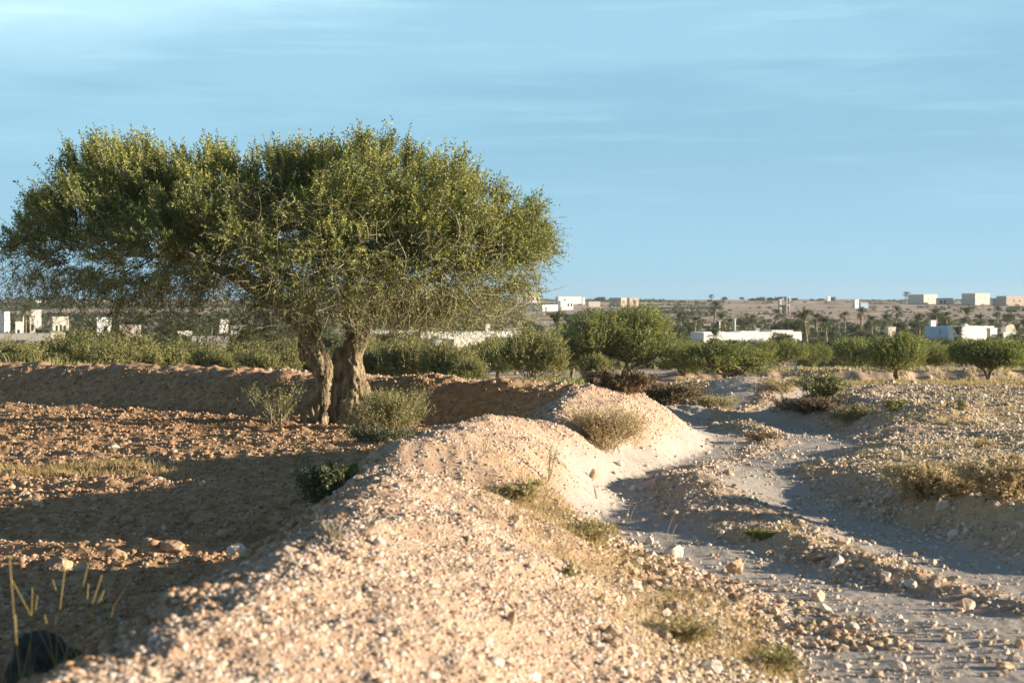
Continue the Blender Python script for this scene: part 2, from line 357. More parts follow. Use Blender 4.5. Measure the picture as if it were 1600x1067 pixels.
for P in MOUNDS:
    d, s, (zc, a, b) = pdist(P, wx, wy)
    Z = ridge(Z, d, s, zc, a, b, 1.4)
# cut bank of ochre soil beyond the flat is in far() below
bermm = np.clip(1 - dB / (np.where(sB < 0, wlB, wrB) * 1.0), 0, 1)
bankm = np.clip(1 - dK / (np.where(sK < 0, wlK, wrK) * 1.0), 0, 1)
_wn = .18 * gn(_X / .35, _Y / .35, 15)
roadm = np.maximum(1 - sst(lw - .02, lw + .28, dL + _wn), 1 - sst(rw - .02, rw + .28, dR + _wn)) * near
MAPS = dict(Z=Z, field=fieldm, berm=bermm, bank=bankm, road=roadm, right=right * near, mid=(1 - sst(.4, 1.1, np.maximum(dL, dR) - .6)) * near)

def bil(A, X, Y):
    fx = np.clip((X - GX[0]) / .1, 0, len(GX) - 1.001); fy = np.clip((Y - GY[0]) / .1, 0, len(GY) - 1.001)
    ix = fx.astype(int); iy = fy.astype(int); u = fx - ix; v = fy - iy
    return (A[iy, ix] * (1 - u) + A[iy, ix + 1] * u) * (1 - v) + (A[iy + 1, ix] * (1 - u) + A[iy + 1, ix + 1] * u) * v

def macro(X, Y):
    nearw = 1 - sst(52, 60, Y); nearw = nearw * (1 - sst(30, 35, np.abs(X)))
    f = base(Y)
    # ochre cut bank at about 80 m on the right
    yb = 81 + 2.5 * gn(X / 14, X * 0 + 3.1, 4) + .8 * gn(X / 3, X * 0 + 1.1, 4)
    f = f + 0.52 * sst(0, 1.2, Y - yb) * sst(6, 10, X) * (1 - sst(6, 30, Y - yb)) - .12 * sst(6, 10, X) * sst(60, 72, Y) * (1 - sst(90, 120, Y))
    yb2 = 62 + 1.5 * gn(X / 9, X * 0 + 7.1, 4)
    f = f + 0.06 * sst(0, 1.2, Y - yb2) * sst(2, 5, X) * (1 - sst(9, 13, X)) * (1 - sst(1.5, 8, Y - yb2))
    # long low undulations far off
    fw = sst(500, 900, Y)
    f = f + fw * (2.2 * fbm(X, Y * 1.6, 260, 4, 31) + 0.5)
    fw2 = sst(120, 250, Y) * (1 - fw)
    f = f + fw2 * .5 * fbm(X, Y, 60, 3, 33)
    return f * (1 - nearw) + bil(MAPS['Z'], X, Y) * nearw, nearw

def ground(X, Y, detail=True):
    X = np.atleast_1d(np.asarray(X, float)); Y = np.atleast_1d(np.asarray(Y, float))
    z, nw = macro(X, Y)
    if not detail: return z
    fld = bil(MAPS['field'], X, Y) * nw; rd = bil(MAPS['road'], X, Y) * nw; bm = np.clip(bil(MAPS['berm'], X, Y) * 2, 0, 1) * nw
    fur = np.sin((Y * 1.0 + X * .22 + .5 * gn(X / 2.5, Y / 2.5, 12)) * 2 * math.pi / .78)
    n_l = gn(X / 1.1, Y / 1.1, 40) * .09 + gn(X / .45, Y / .45, 41) * .045
    n_s = gn(X / .17, Y / .17, 42) * .024 + gn(X / .075, Y / .075, 43) * .012 + gn(X / .035, Y / .035, 44) * .006
    clod = np.maximum(0, gn(X / .13, Y / .13, 45)) ** 1.3 * .07 + np.maximum(0, gn(X / .3, Y / .3, 46)) ** 1.2 * .09
    amp = 1 - .8 * rd
    det = n_l * (1 - .75 * rd) * (1 - .25 * fld) + n_s * (1 - .7 * rd)
    bk = bil(MAPS['bank'], X, Y) * nw
    det = det + bk * (gn(X / .9, Y / .7, 47) * .12 + gn(X / .33, Y / .33, 49) * .08 + gn(X / .15, Y / .15, 48) * .05)
    det = det + fld * (clod * .95 + .055 * fur * (1 - .5 * bm) * (1 - np.clip(bk * 3, 0, 1))) + (1 - fld) * (1 - rd) * clod * .33
    det = det + rd * .004 * gn(X / .06, Y / .35, 55)
    mid = sst(44, 60, Y) * (1 - sst(90, 140, Y)); det2 = mid * (.12 * fbm(X, Y, 2.2, 5, 51) + .2 * gn(X / .7, Y / 3.0, 52) * sst(74, 80, Y) * (1 - sst(84, 88, Y)))
    return z + det * nw + det2
DLm = np.minimum(dL, dR)

# ------------------------------------------------------------------ the ground sheet
y_near = [4.2]
while y_near[-1] < 46: y_near.append(y_near[-1] * 1.0019)
y_far = list(np.geomspace(46.25, 95, 190)) + list(np.geomspace(96.2, 4400, 280))
rows = np.concatenate([np.linspace(-40, 1.5, 40), np.linspace(1.6, 4.18, 90), np.array(y_near), np.array(y_far)])
ud = np.linspace(-.385, .385, 620)
um = .385 + np.cumsum(np.geomspace(.0015, 1.1, 60))
cols = np.concatenate([-um[::-1], ud, um])
RW = np.maximum(rows, 4.2)
XX = RW[:, None] * cols[None, :]; YY = np.repeat(rows[:, None], len(cols), 1)
xf, yf = XX.ravel(), YY.ravel()
zf = ground(xf, yf)
nr, nc = XX.shape
idx = np.arange(nr * nc).reshape(nr, nc)
quads = np.stack([idx[:-1, :-1].ravel(), idx[:-1, 1:].ravel(), idx[1:, 1:].ravel(), idx[1:, :-1].ravel()], 1)
nw = (1 - sst(52, 60, yf)) * (1 - sst(30, 35, np.abs(xf)))
a_field = bil(MAPS['field'], xf, yf) * nw * (1 - .55 * np.clip(bil(MAPS['berm'], xf, yf) * 3, 0, 1))
a_field = np.maximum(a_field, .75 * np.clip(bil(MAPS['bank'], xf, yf) * 3, 0, 1) * nw)
a_road = bil(MAPS['road'], xf, yf) * nw
dry = sst(-.12, .25, fbm(xf, yf, 3.2, 4, 60) + .12) * (1 - a_road) * (1 - a_field)
dry = dry * np.maximum(sst(.3, .8, bil(MAPS['right'], xf, yf) * nw), .55) * (1 - np.clip(bil(MAPS['berm'], xf, yf) * 2.6, 0, 1) * nw) * (1 - sst(200, 400, yf))
dry = np.maximum(dry, sst(52, 60, yf) * (1 - sst(75, 78, yf)) * sst(.12, .2, xf / np.maximum(yf, 1)) * .9) * (1 - sst(76, 79, yf))
far_g = sst(84, 100, yf)
zone = np.stack([a_field, a_road, dry, far_g], 1)
gme = npmesh('ground', np.stack([xf, yf, zf], 1), quads, True, {'zone': zone})

m, t, b = mat_new('earth'); setspec(b, 0.12, 0.95)
NN = t.nodes.new; LL = t.links.new
at = NN('ShaderNodeAttribute'); at.attribute_name = 'zone'
sp = NN('ShaderNodeSeparateColor'); LL(at.outputs['Color'], sp.inputs[0])
geo = NN('ShaderNodeNewGeometry')
def tnoise(sc, det=5, rough=.55, st=None):
    n = NN('ShaderNodeTexNoise'); n.inputs['Scale'].default_value = sc; n.inputs['Detail'].default_value = det; n.inputs['Roughness'].default_value = rough
    if st:
        q = NN('ShaderNodeMapping'); q.inputs['Scale'].default_value = st; LL(geo.outputs['Position'], q.inputs[0]); LL(q.outputs[0], n.inputs['Vector'])
    else: LL(geo.outputs['Position'], n.inputs['Vector'])
    return n
def ramp(src, stops):
    r = NN('ShaderNodeValToRGB'); e = r.color_ramp.elements
    e[0].position, e[0].color = stops[0][0], (*stops[0][1], 1); e[1].position, e[1].color = stops[-1][0], (*stops[-1][1], 1)
    for p_, c_ in stops[1:-1]:
        k = e.new(p_); k.color = (*c_, 1)
    LL(src, r.inputs[0]); return r.outputs[0]
def mixc(f, a, b_):
    x = NN('ShaderNodeMix'); x.data_type = 'RGBA'; LL(f, x.inputs[0]); LL(a, x.inputs[6]); LL(b_, x.inputs[7]); return x.outputs[2]
nA = tnoise(1.1, 8, .62); nB = tnoise(38, 6, .65); nC = tnoise(7, 6, .6)
c_berm = ramp(nB.outputs[0], [(.3, (.37, .245, .165)), (.5, (.53, .37, .265)), (.72, (.64, .495, .385))])
c_berm2 = ramp(nC.outputs[0], [(.35, (.44, .30, .205)), (.65, (.58, .43, .32))])
hm = NN('ShaderNodeMix'); hm.data_type = 'RGBA'; hm.inputs[0].default_value = .45; LL(c_berm, hm.inputs[6]); LL(c_berm2, hm.inputs[7])
c_field = ramp(nC.outputs[0], [(.3, (.28, .165, .095)), (.5, (.44, .268, .147)), (.7, (.58, .385, .24))])
c_road = ramp(nB.outputs[0], [(.3, (.36, .305, .26)), (.5, (.50, .435, .38)), (.75, (.62, .56, .505))])
c_dry = ramp(nB.outputs[0], [(.3, (.36, .25, .13)), (.5, (.50, .37, .20)), (.7, (.60, .48, .30))])
c_far = ramp(tnoise(.035, 9, .68, (1, 2.2, 1)).outputs[0], [(.38, (.2, .18, .11)), (.47, (.38, .29, .21)), (.53, (.68, .5, .41)), (.66, (.8, .64, .54))])
x = mixc(sp.outputs[2], hm.outputs[2], c_dry)
x = mixc(sp.outputs[0], x, c_field)
x = mixc(sp.outputs[1], x, c_road)
x = mixc(at.outputs['Alpha'], x, c_far)
LL(x, b.inputs['Base Color'])
bp = NN('ShaderNodeBump'); bp.inputs['Strength'].default_value = .7; bp.inputs['Distance'].default_value = .012
LL(nB.outputs[0], bp.inputs['Height']); LL(bp.outputs[0], b.inputs['Normal'])
M['earth'] = m
g = link('ground', gme, m); g['kind'] = 'structure'

# ------------------------------------------------------------------ loose stones (nobody could count them)
def ico(sub):
    p = (1 + 5 ** .5) / 2
    v = np.array([(-1, p, 0), (1, p, 0), (-1, -p, 0), (1, -p, 0), (0, -1, p), (0, 1, p), (0, -1, -p), (0, 1, -p), (p, 0, -1), (p, 0, 1), (-p, 0, -1), (-p, 0, 1)], float)
    v /= np.linalg.norm(v[0])
    f = np.array([(0, 11, 5), (0, 5, 1), (0, 1, 7), (0, 7, 10), (0, 10, 11), (1, 5, 9), (5, 11, 4), (11, 10, 2), (10, 7, 6), (7, 1, 8), (3, 9, 4), (3, 4, 2), (3, 2, 6), (3, 6, 8), (3, 8, 9), (4, 9, 5), (2, 4, 11), (6, 2, 10), (8, 6, 7), (9, 8, 1)])
    for _ in range(sub):
        mid = {}; v = list(map(tuple, v)); nf = []
        def mp_(a, b_):
            k = (min(a, b_), max(a, b_))
            if k not in mid:
                q = (np.array(v[a]) + np.array(v[b_])) / 2; q /= np.linalg.norm(q); v.append(tuple(q)); mid[k] = len(v) - 1
            return mid[k]
        for a, b_, c in f:
            ab, bc, ca = mp_(a, b_), mp_(b_, c), mp_(c, a)
            nf += [(a, ab, ca), (b_, bc, ab), (c, ca, bc), (ab, bc, ca)]
        v = np.array(v); f = np.array(nf)
    return v, f
ICO0 = ico(0)

def stones(name, X, Y, S, mat, label, seed, sink=.25, flat=.7, smooth=False):
    r = np.random.default_rng(seed); n = len(X)
    v, f = ICO0
    zg = ground(X, Y)
    V = v[None] * (1 + r.uniform(-.28, .28, (n, 12, 1)))
    V = V * np.stack([r.uniform(.75, 1.3, n), r.uniform(.7, 1.2, n), r.uniform(.5, 1.0, n) * flat / .7], 1)[:, None, :]
    a = r.uniform(0, 6.283, n); c, s = np.cos(a), np.sin(a); tl = r.normal(0, .35, n); ct, st_ = np.cos(tl), np.sin(tl)
    x_, y_, z_ = V[..., 0], V[..., 1], V[..., 2]
    y2 = y_ * ct[:, None] - z_ * st_[:, None]; z2 = y_ * st_[:, None] + z_ * ct[:, None]
    x3 = x_ * c[:, None] - y2 * s[:, None]; y3 = x_ * s[:, None] + y2 * c[:, None]
    P = np.stack([x3, y3, z2], -1) * (S[:, None, None] * .5)
    P += np.stack([X, Y, zg + S * (.5 - sink) * .6], 1)[:, None, :]
    Fc = f[None] + (np.arange(n) * 12)[:, None, None]
    rnd = np.repeat(r.uniform(0, 1, n), 12)
    me = npmesh(name, P.reshape(-1, 3), Fc.reshape(-1, 3), smooth, {'rnd': rnd})
    o = link(name, me, mat); tag(o, label, None, None, 'stuff'); o['category'] = name
    return o

def scatter(n, ylo, yhi, power, half=.36, seed=1):
    """more samples close by: density falls as Y**-power"""
    r = np.random.default_rng(seed)
    u = r.uniform(0, 1, n); k = 2 - power
    Y = (ylo ** k + u * (yhi ** k - ylo ** k)) ** (1 / k) if abs(k) > 1e-6 else ylo * (yhi / ylo) ** u
    X = r.uniform(-half, half, n) * Y
    return X, Y, r

# pebbles on the berm
X, Y, r = scatter(620000, 4.4, 33, 1.9, .36, 21)
w = np.clip(bil(MAPS['berm'], X, Y) * 3, 0, 1) * (1 - bil(MAPS['road'], X, Y)) + .35 * bil(MAPS['bank'], X, Y)
side = bil(MAPS['field'], X, Y)
keep = r.uniform(0, 1, len(X)) < w * (1 - .8 * sst(.6, .95, side)) * (.38 + .5 * sst(-.1, .3, fbm(X, Y, .7, 3, 72)))
X, Y = X[keep], Y[keep]; S = (.007 + .017 * r.uniform(0, 1, len(X)) ** 2.2 + .03 * (r.uniform(0, 1, len(X)) > .985) * r.uniform(.3, 1, len(X))) * (.75 + .05 * Y)
stones('gravel', X, Y, S, M['stone'], 'pinkish gravel covering the long earth berm', 3, .5, .6, True)
nb = len(X)
r = np.random.default_rng(26); n = 2600; Y = 4.6 + 20 * r.uniform(0, 1, n) ** 1.4; X = r.uniform(-.36, .3, n) * Y
k_ = (bil(MAPS['berm'], X, Y) > .08) & (bil(MAPS['road'], X, Y) < .2); X, Y = X[k_], Y[k_]
stones('berm_stones', X, Y, .03 + .06 * r.uniform(0, 1, len(X)) ** 2.5, M['stone'], 'bigger half buried stones scattered in the berm gravel', 27, .75, .6, True)
# road and verge stones
X, Y, r = scatter(430000, 6.5, 36, 1.3, .47, 22)
rd = bil(MAPS['road'], X, Y); fl = bil(MAPS['field'], X, Y); bm = bil(MAPS['berm'], X, Y)
patch = sst(-.15, .3, fbm(X, Y, 1.3, 3, 71))
w = (1 - sst(.3, .7, fl)) * (1 - np.clip(bm * 3, 0, 1)) * (.22 + .5 * patch) * (1 - .8 * sst(.3, .9, rd))
keep = r.uniform(0, 1, len(X)) < w
X, Y = X[keep], Y[keep]; S = (.012 + .03 * r.uniform(0, 1, len(X)) ** 3 + .05 * (r.uniform(0, 1, len(X)) > .993)) * (1 + .02 * Y)
stones('road_gravel', X, Y, S, M['roadstone'], 'pale loose stones along the wheel ruts and the stony flat', 4)
nv = len(X)
# clods in the field
X, Y, r = scatter(260000, 5, 40, 1.3, .37, 23)
fl = bil(MAPS['field'], X, Y)
keep = r.uniform(0, 1, len(X)) < sst(.5, .9, fl) * .8
X, Y = X[keep], Y[keep]; S = (.010 + .032 * r.uniform(0, 1, len(X)) ** 3 + .05 * (r.uniform(0, 1, len(X)) > .993)) * (1 + .022 * Y)
stones('clods', X, Y, S, M['clod'], 'brown clods and stones on the ploughed field', 5, .35, .7, True)
# brown rubble on the verge between the berm foot and the left rut
r = np.random.default_rng(24); n = 12000; Y = r.uniform(9.6, 14.5, n); X = r.uniform(-.2, .3, n) * Y
dd = bil(dL, X, Y); w = sst(.3, .45, dd) * (1 - sst(1.2, 1.8, dd)) * (1 - sst(.05, .3, bil(MAPS['berm'], X, Y))) * (X < np.interp(Y, RUTL[::-1, 1][:], RUTL[::-1, 0][:]))
k_ = r.uniform(0, 1, n) < w; X, Y = X[k_], Y[k_]
stones('rubble', X, Y, .015 + .065 * r.uniform(0, 1, len(X)) ** 3, M['verge'], 'brown lumpy rubble along the near edge of the left rut', 25, .3)
print('stones', nb, nv, len(X))
# ------------------------------------------------------------------ plant builders
def tube(path, rad, sides=8, seed=0, wob=0.0):
    """smooth tapering tube; path (n,3), rad (n,)"""
    path = np.asarray(path, float); n = len(path)
    T = np.gradient(path, axis=0); T /= np.linalg.norm(T, axis=1)[:, None] + 1e-9
    ref = np.array([0.31, 0.92, 0.2]); U = np.cross(T, ref); U /= np.linalg.norm(U, axis=1)[:, None] + 1e-9; Vv = np.cross(T, U)
    a = np.linspace(0, 2 * math.pi, sides, endpoint=False)
    R = np.asarray(rad)[:, None] * np.ones(sides)[None]
    if wob:
        R = R * (1 + wob * gn(np.cos(a)[None] * 1.7 + seed, np.arange(n)[:, None] * .35 + np.sin(a)[None] * 1.7, seed))
    P = path[:, None] + R[..., None] * (np.cos(a)[None, :, None] * U[:, None] + np.sin(a)[None, :, None] * Vv[:, None])
    V = P.reshape(-1, 3); i = np.arange(n - 1)[:, None] * sides; j = np.arange(sides)[None]; k = (j + 1) % sides
    Fq = np.stack([(i + j).ravel(), (i + k).ravel(), (i + sides + k).ravel(), (i + sides + j).ravel()], 1)
    return V, Fq

def two(name, a1, m1, a2, m2, parent):
    """leaves and the fine stems that carry them, one mesh with two materials"""
    V1, V2 = np.vstack(a1.V), np.vstack(a2.V); F1, F2 = np.vstack(a1.F), np.vstack(a2.F) + len(V1)
    me = npmesh(name, np.vstack([V1, V2]), np.vstack([F1, F2]), False, {'rnd': np.concatenate(a1.R + [np.full(len(V2), .5)])})
    me.materials.append(M[m1]); me.materials.append(M[m2])
    me.polygons.foreach_set('material_index', np.concatenate([np.zeros(len(F1), np.int32), np.ones(len(F2), np.int32)]))
    return link(name, me, None, parent)

class Acc:
    def __init__(s): s.V = []; s.F = []; s.n = 0; s.R = []
    def add(s, V, Fc, rnd=None):
        s.V.append(np.asarray(V, float)); s.F.append(np.asarray(Fc) + s.n); s.n += len(V)
        if rnd is not None: s.R.append(rnd)
    def build(s, name, mat, parent=None, smooth=False):
        if not s.V: return None
        at = {'rnd': np.concatenate(s.R)} if s.R else None
        return link(name, npmesh(name, np.vstack(s.V), np.vstack(s.F), smooth, at), mat, parent)

def unit(v): return v / (np.linalg.norm(v, axis=-1, keepdims=True) + 1e-9)

def perp(d, r):
    q = unit(r.normal(0, 1, d.shape)); return unit(np.cross(d, q))

def shoots(P, D, Ln, r, leaf=.055, wid=.016, k=18, curl=.25, spread=.75, droop=0.0, rs=None, stem_r=.003, stemacc=None, leafacc=None, bare=0.0):
    """P starts, D unit directions, Ln lengths: each shoot is a thin stem with k leaves along it"""
    n = len(P)
    bend = perp(D, r) * curl * Ln[:, None] * r.uniform(.3, 1, (n, 1)); bend[:, 2] -= droop * Ln
    def pt(t):  # t (n,k)
        return P[:, None] + D[:, None] * (Ln[:, None, None] * t[..., None]) + bend[:, None] * (t[..., None] ** 2)
    if leafacc is not None:
        t = (np.arange(k)[None] + r.uniform(0, 1, (n, k))) / k; t = bare + (1 - bare) * t
        base_ = pt(t); tan = unit(D[:, None] * Ln[:, None, None] + 2 * bend[:, None] * t[..., None])
        out_ = perp(tan, r); ld = unit(tan * (1 - spread) + out_ * spread + r.normal(0, .15, tan.shape))
        ll = leaf * r.uniform(.65, 1.2, (n, k))[..., None]; side = perp(ld, r) * (wid * r.uniform(.7, 1.2, (n, k))[..., None])
        v0 = base_; v2 = base_ + ld * ll; mid = base_ + ld * ll * .45
        V = np.stack([v0, mid + side, v2, mid - side], 2).reshape(-1, 3)
        q = np.arange(n * k)[:, None] * 4 + np.arange(4)[None]
        rv = np.clip((rs[:, None] if rs is not None else r.uniform(.2, .8, (n, 1))) + r.normal(0, .16, (n, k)), 0, 1)
        leafacc.add(V, q, np.repeat(rv.ravel(), 4))
    if stemacc is not None:
        m = 4; t = np.repeat(np.linspace(0, 1, m)[None], n, 0); C = pt(t)
        u = perp(D, r); w_ = np.cross(D, u); rad = stem_r * (1 - .75 * np.linspace(0, 1, m))[None, :, None, None]
        a = np.array([0, 2.094, 4.189])
        ring = (u[:, None, None] * np.cos(a)[None, None, :, None] + w_[:, None, None] * np.sin(a)[None, None, :, None]) * rad
        V = (C[:, :, None] + ring).reshape(-1, 3)
        b0_ = np.arange(n)[:, None, None] * (m * 3) + np.arange(m - 1)[None, :, None] * 3; j = np.arange(3)[None, None]; kk_ = (j + 1) % 3
        Fq = np.stack([(b0_ + j).ravel(), (b0_ + kk_).ravel(), (b0_ + 3 + kk_).ravel(), (b0_ + 3 + j).ravel()], 1)
        stemacc.add(V, Fq)
    return pt

def colonize(seeds, att, step, infl, kill, iters, r, jit=.12):
    """space colonisation; seeds: list of (pos, parent index); returns positions and parents"""
    pos = [np.array(p) for p, _ in seeds]; par = [q for _, q in seeds]
    alive = np.ones(len(att), bool)
    for it in range(iters):
        kd = kdtree.KDTree(len(pos))
        for i, p in enumerate(pos): kd.insert(p, i)
        kd.balance()
        acc = {}
        for ai in np.nonzero(alive)[0]:
            a = att[ai]; co, i, d = kd.find(a)
            if d < kill: alive[ai] = False; continue
            if d < infl:
                v = (a - pos[i]) / d
                if i in acc: acc[i] += v
                else: acc[i] = v.copy()
        if not acc: break
        new = 0
        for i, v in acc.items():
            l = np.linalg.norm(v)
            if l < 1e-3: continue
            pn = pos[i] + (v / l + r.normal(0, jit, 3)) * step
            pos.append(pn); par.append(i); new += 1
        if not new or len(pos) > 14000: break
    return np.array(pos), np.array(par)

def skeleton_mesh(pos, par, acc, rtip=.004, expo=2.3, rmax=.2, minr=0.0, skip=0, sides=None):
    n = len(pos); kids = [[] for _ in range(n)]
    for i in range(n):
        if par[i] >= 0: kids[par[i]].append(i)
    w = np.zeros(n)
    for i in range(n - 1, -1, -1):
        w[i] = rtip ** expo if not kids[i] else sum(w[k] for k in kids[i])
    rad = np.minimum(w ** (1 / expo), rmax)
    for s_ in range(n):
        # chains begin at a node that is not its parent's thickest child
        if par[s_] >= 0 and max(kids[par[s_]], key=lambda k: w[k]) == s_: continue
        ch = [s_] if par[s_] < 0 else [par[s_], s_]
        i = s_
        while kids[i]:
            i = max(kids[i], key=lambda k: w[k]); ch.append(i)
        if len(ch) < 2: continue
        rr = rad[ch].copy()
        if par[s_] >= 0: rr[0] = min(rr[0], rr[1] * 1.15)
        c2 = [j for j, q in enumerate(ch) if q >= skip or j == 0]
        if len(ch) < 2: continue
        sd_ = 3 if rr[0] < .008 else (5 if rr[0] < .03 else 10)
        V, Fq = tube(pos[ch], np.maximum(rr, .0025), sd_, s_ % 97, .25 if rr[0] > .03 else 0)
        acc.add(V, Fq)
    return rad, kids

def catm(P, k=6):
    return spline(P, k)

# ------------------------------------------------------------------ the old olive tree
TY = 30.4; TX = (530 - 800) / F * TY; TZ = float(ground(TX, TY, False)[0]) - .02
def tp(x, y, dy=0.0):                     # photo pixel at the tree (+ depth offset) in the tree's own frame
    p = px(x, y, TY); s = 1.0
    return np.array([p.x - TX, dy, p.z - TZ])
olive = empty('olive_tree', (TX, TY, TZ))
tag(olive, 'large old olive tree with two gnarled stems and a broad spreading crown', 'olive tree')
def main_olive():
    r = np.random.default_rng(11)
    # stems and main limbs, unified into one bark surface
    def TB(pts, rad, sides=18):
        P = np.array([[*tp(*p)] for p in pts]); c = catm(np.hstack([P, np.array(rad)[:, None]]), 6)
        V, Fq = tube(c[:, :3], c[:, 3], sides); return V, Fq, c
    stems = [
        ([(487, 672, 0), (491, 652, 0), (503, 628, 0), (507, 598, 0), (502, 570, 0), (494, 545, 0), (487, 520, .03), (480, 498, .05), (470, 482, .1)], [.26, .215, .185, .175, .20, .185, .17, .155, .14]),
        ([(553, 674, .1), (556, 652, .1), (556, 625, .1), (553, 598, .1), (551, 570, .1), (553, 545, .1), (557, 522, .12), (565, 500, .15), (580, 485, .2)], [.42, .34, .27, .225, .195, .19, .235, .22, .17]),
        ([(526, 672, .22), (526, 640, .22), (527, 600, .2), (528, 570, .2), (534, 545, .2)], [.30, .26, .20, .17, .12]),
        ([(484, 560, .16), (480, 540, .2), (474, 515, .22), (452, 490, .28), (425, 466, .3), (400, 446, .3), (372, 432, .3), (340, 420, .25), (305, 400, .2), (270, 380, .1)], [.17, .17, .16, .155, .15, .14, .12, .10, .08, .05]),
        ([(478, 500, .1), (488, 470, 0), (500, 440, -.1), (508, 405, -.3), (500, 370, -.6), (490, 335, -.9)], [.13, .12, .11, .1, .08, .05]),
        ([(580, 488, .2), (602, 468, .1), (628, 452, 0), (660, 440, -.2), (700, 425, -.5), (740, 412, -.8)], [.18, .165, .14, .11, .08, .05]),
        ([(566, 500, .15), (572, 470, .4), (590, 430, .8), (610, 390, 1.3), (630, 350, 1.7)], [.16, .14, .12, .09, .05]),
        ([(425, 466, .3), (410, 440, .9), (385, 410, 1.5), (350, 380, 2.0)], [.11, .1, .08, .05]),
        ([(430, 470, .3), (400, 452, -.3), (360, 425, -1.0), (310, 395, -1.7)], [.1, .09, .07, .045]),
        ([(560, 510, .1), (548, 470, -.5), (556, 430, -1.2), (580, 390, -1.9)], [.13, .11, .09, .05]),
    ]
    acc = Acc(); curves = []
    def addclosed(V, Fq, sd):                  # close the ends so the voxel union is solid
        b0 = acc.n; acc.add(V, Fq); nv = len(V); ci = acc.n; acc.add(np.array([V[:sd].mean(0), V[-sd:].mean(0)]), np.zeros((0, 4), int))
        acc.F.append(np.array([(b0 + (j + 1) % sd, b0 + j, ci, ci) for j in range(sd)] + [(b0 + nv - sd + j, b0 + nv - sd + (j + 1) % sd, ci + 1, ci + 1) for j in range(sd)]))
    for p, q in stems:
        V, Fq, c = TB(p, q); curves.append(c)
        addclosed(V, Fq, 18)
    # root flares
    for (x0, y0, x1, y1, d0, d1, rr) in [(500, 648, 478, 662, 0, -.15, .12), (500, 645, 508, 664, 0, -.4, .13), (556, 640, 584, 661, .1, -.05, .14), (556, 640, 566, 664, .1, -.35, .14), (545, 640, 532, 662, .1, -.25, .12), (496, 645, 470, 660, 0, .3, .1), (560, 640, 590, 658, .1, .5, .12)]:
        P = np.array([tp(x0, y0, d0), tp((x0 * .5 + x1 * .5), (y0 * .4 + y1 * .6), (d0 + d1) / 2), tp(x1, y1 + 3, d1), tp(x1 + (x1 - x0) * .6, y1 + 8, d1 * 1.5)])
        c = catm(np.hstack([P, np.array([[rr * 1.2], [rr], [rr * .6], [rr * .25]])]), 5); V, Fq = tube(c[:, :3], c[:, 3], 12); addclosed(V, Fq, 12)
    F4 = np.vstack(acc.F)
    me = bpy.data.meshes.new('tmp'); fl = [tuple(dict.fromkeys(f)) for f in F4.tolist()]
    me.from_pydata(np.vstack(acc.V).tolist(), [], fl); me.update()
    tmp = bpy.data.objects.new('tmp', me); COL.objects.link(tmp)
    md = tmp.modifiers.new('r', 'REMESH'); md.mode = 'VOXEL'; md.voxel_size = .022
    sm = tmp.modifiers.new('s', 'SMOOTH'); sm.iterations = 5; sm.factor = .6
    dg = bpy.context.evaluated_depsgraph_get(); ev = tmp.evaluated_get(dg)
    m2 = bpy.data.meshes.new_from_object(ev); bpy.data.objects.remove(tmp)
    n = len(m2.vertices); co = np.empty(n * 3); m2.vertices.foreach_get('co', co); co = co.reshape(-1, 3)
    no = np.empty(n * 3); m2.vertices.foreach_get('normal', no); no = no.reshape(-1, 3)
    d = np.empty(n)
    for i in range(n):
        x, y, z = co[i]
        tw = z * .9
        q = (x * math.cos(tw) - y * math.sin(tw), x * math.sin(tw) + y * math.cos(tw))
        a = mnoise.noise(Vector((q[0] * 11, q[1] * 11, z * 2.2)))
        b_ = mnoise.noise(Vector((q[0] * 26 + 5, q[1] * 26, z * 5)))
        c_ = mnoise.noise(Vector((x * 4, y * 4, z * 3 + 9)))
        d[i] = -abs(a) * .07 + .015 - abs(b_) * .05 + c_ * .06
    co += no * d[:, None] * np.clip((3.2 - co[:, 2]) / 1.6, .25, 1)[:, None]
    # knot holes
    for (x, y, dy, rr) in [(565, 622, -.1, .07), (549, 520, -.1, .05), (503, 640, -.2, .05)]:
        c0 = tp(x, y, dy); dd = np.linalg.norm((co - c0) * (1.3, .6, .7), axis=1)
        co -= no * (.1 * np.exp(-(dd / rr) ** 2))[:, None]
    m2.vertices.foreach_set('co', co.ravel()); m2.update()
    m2.polygons.foreach_set('use_smooth', np.ones(len(m2.polygons), bool)); m2.materials.clear()
    m2.name = 'trunk'; link('trunk', m2, M['bark'], olive)
    # crown envelope read off the photo: x, top row, bottom row
    E = np.array([(26, 375, 425), (46, 330, 440), (80, 292, 448), (115, 262, 455), (150, 246, 462), (200, 240, 470), (250, 246, 474), (300, 246, 468), (350, 244, 450), (400, 248, 430), (450, 242, 470), (500, 236, 485), (550, 244, 490),
                  (600, 248, 490), (650, 250, 490), (700, 262, 495), (750, 274, 490), (785, 286, 480), (815, 308, 455), (840, 338, 420), (856, 358, 390)], float)
    A = []
    while len(A) < 5200:
        x = r.uniform(30, 850); v = r.uniform(-1, 1)
        xc = (x - 440) / 430; dep = 3.5 * math.sqrt(max(0, 1 - xc * xc * .93)) 
        dy = v * dep
        tpx, bt = np.interp(x, E[:, 0], E[:, 1]), np.interp(x, E[:, 0], E[:, 2])
        tpx = tpx + abs(v) ** 3 * 60 + 34 * mnoise.noise(Vector((x / 62.0, dy * .5, 4.2))); bt = bt - abs(v) ** 3 * 25
        if bt < tpx + 10: continue
        yy = r.uniform(tpx + 10, bt)
        s = (TY + dy) / TY                       # keep the outline when the point lies nearer or farther
        hfrac = (yy - tpx) / (bt - tpx)
        if hfrac > .6 and r.uniform() < (hfrac - .6) * 1.7: continue
        p = tp(x, yy, dy)
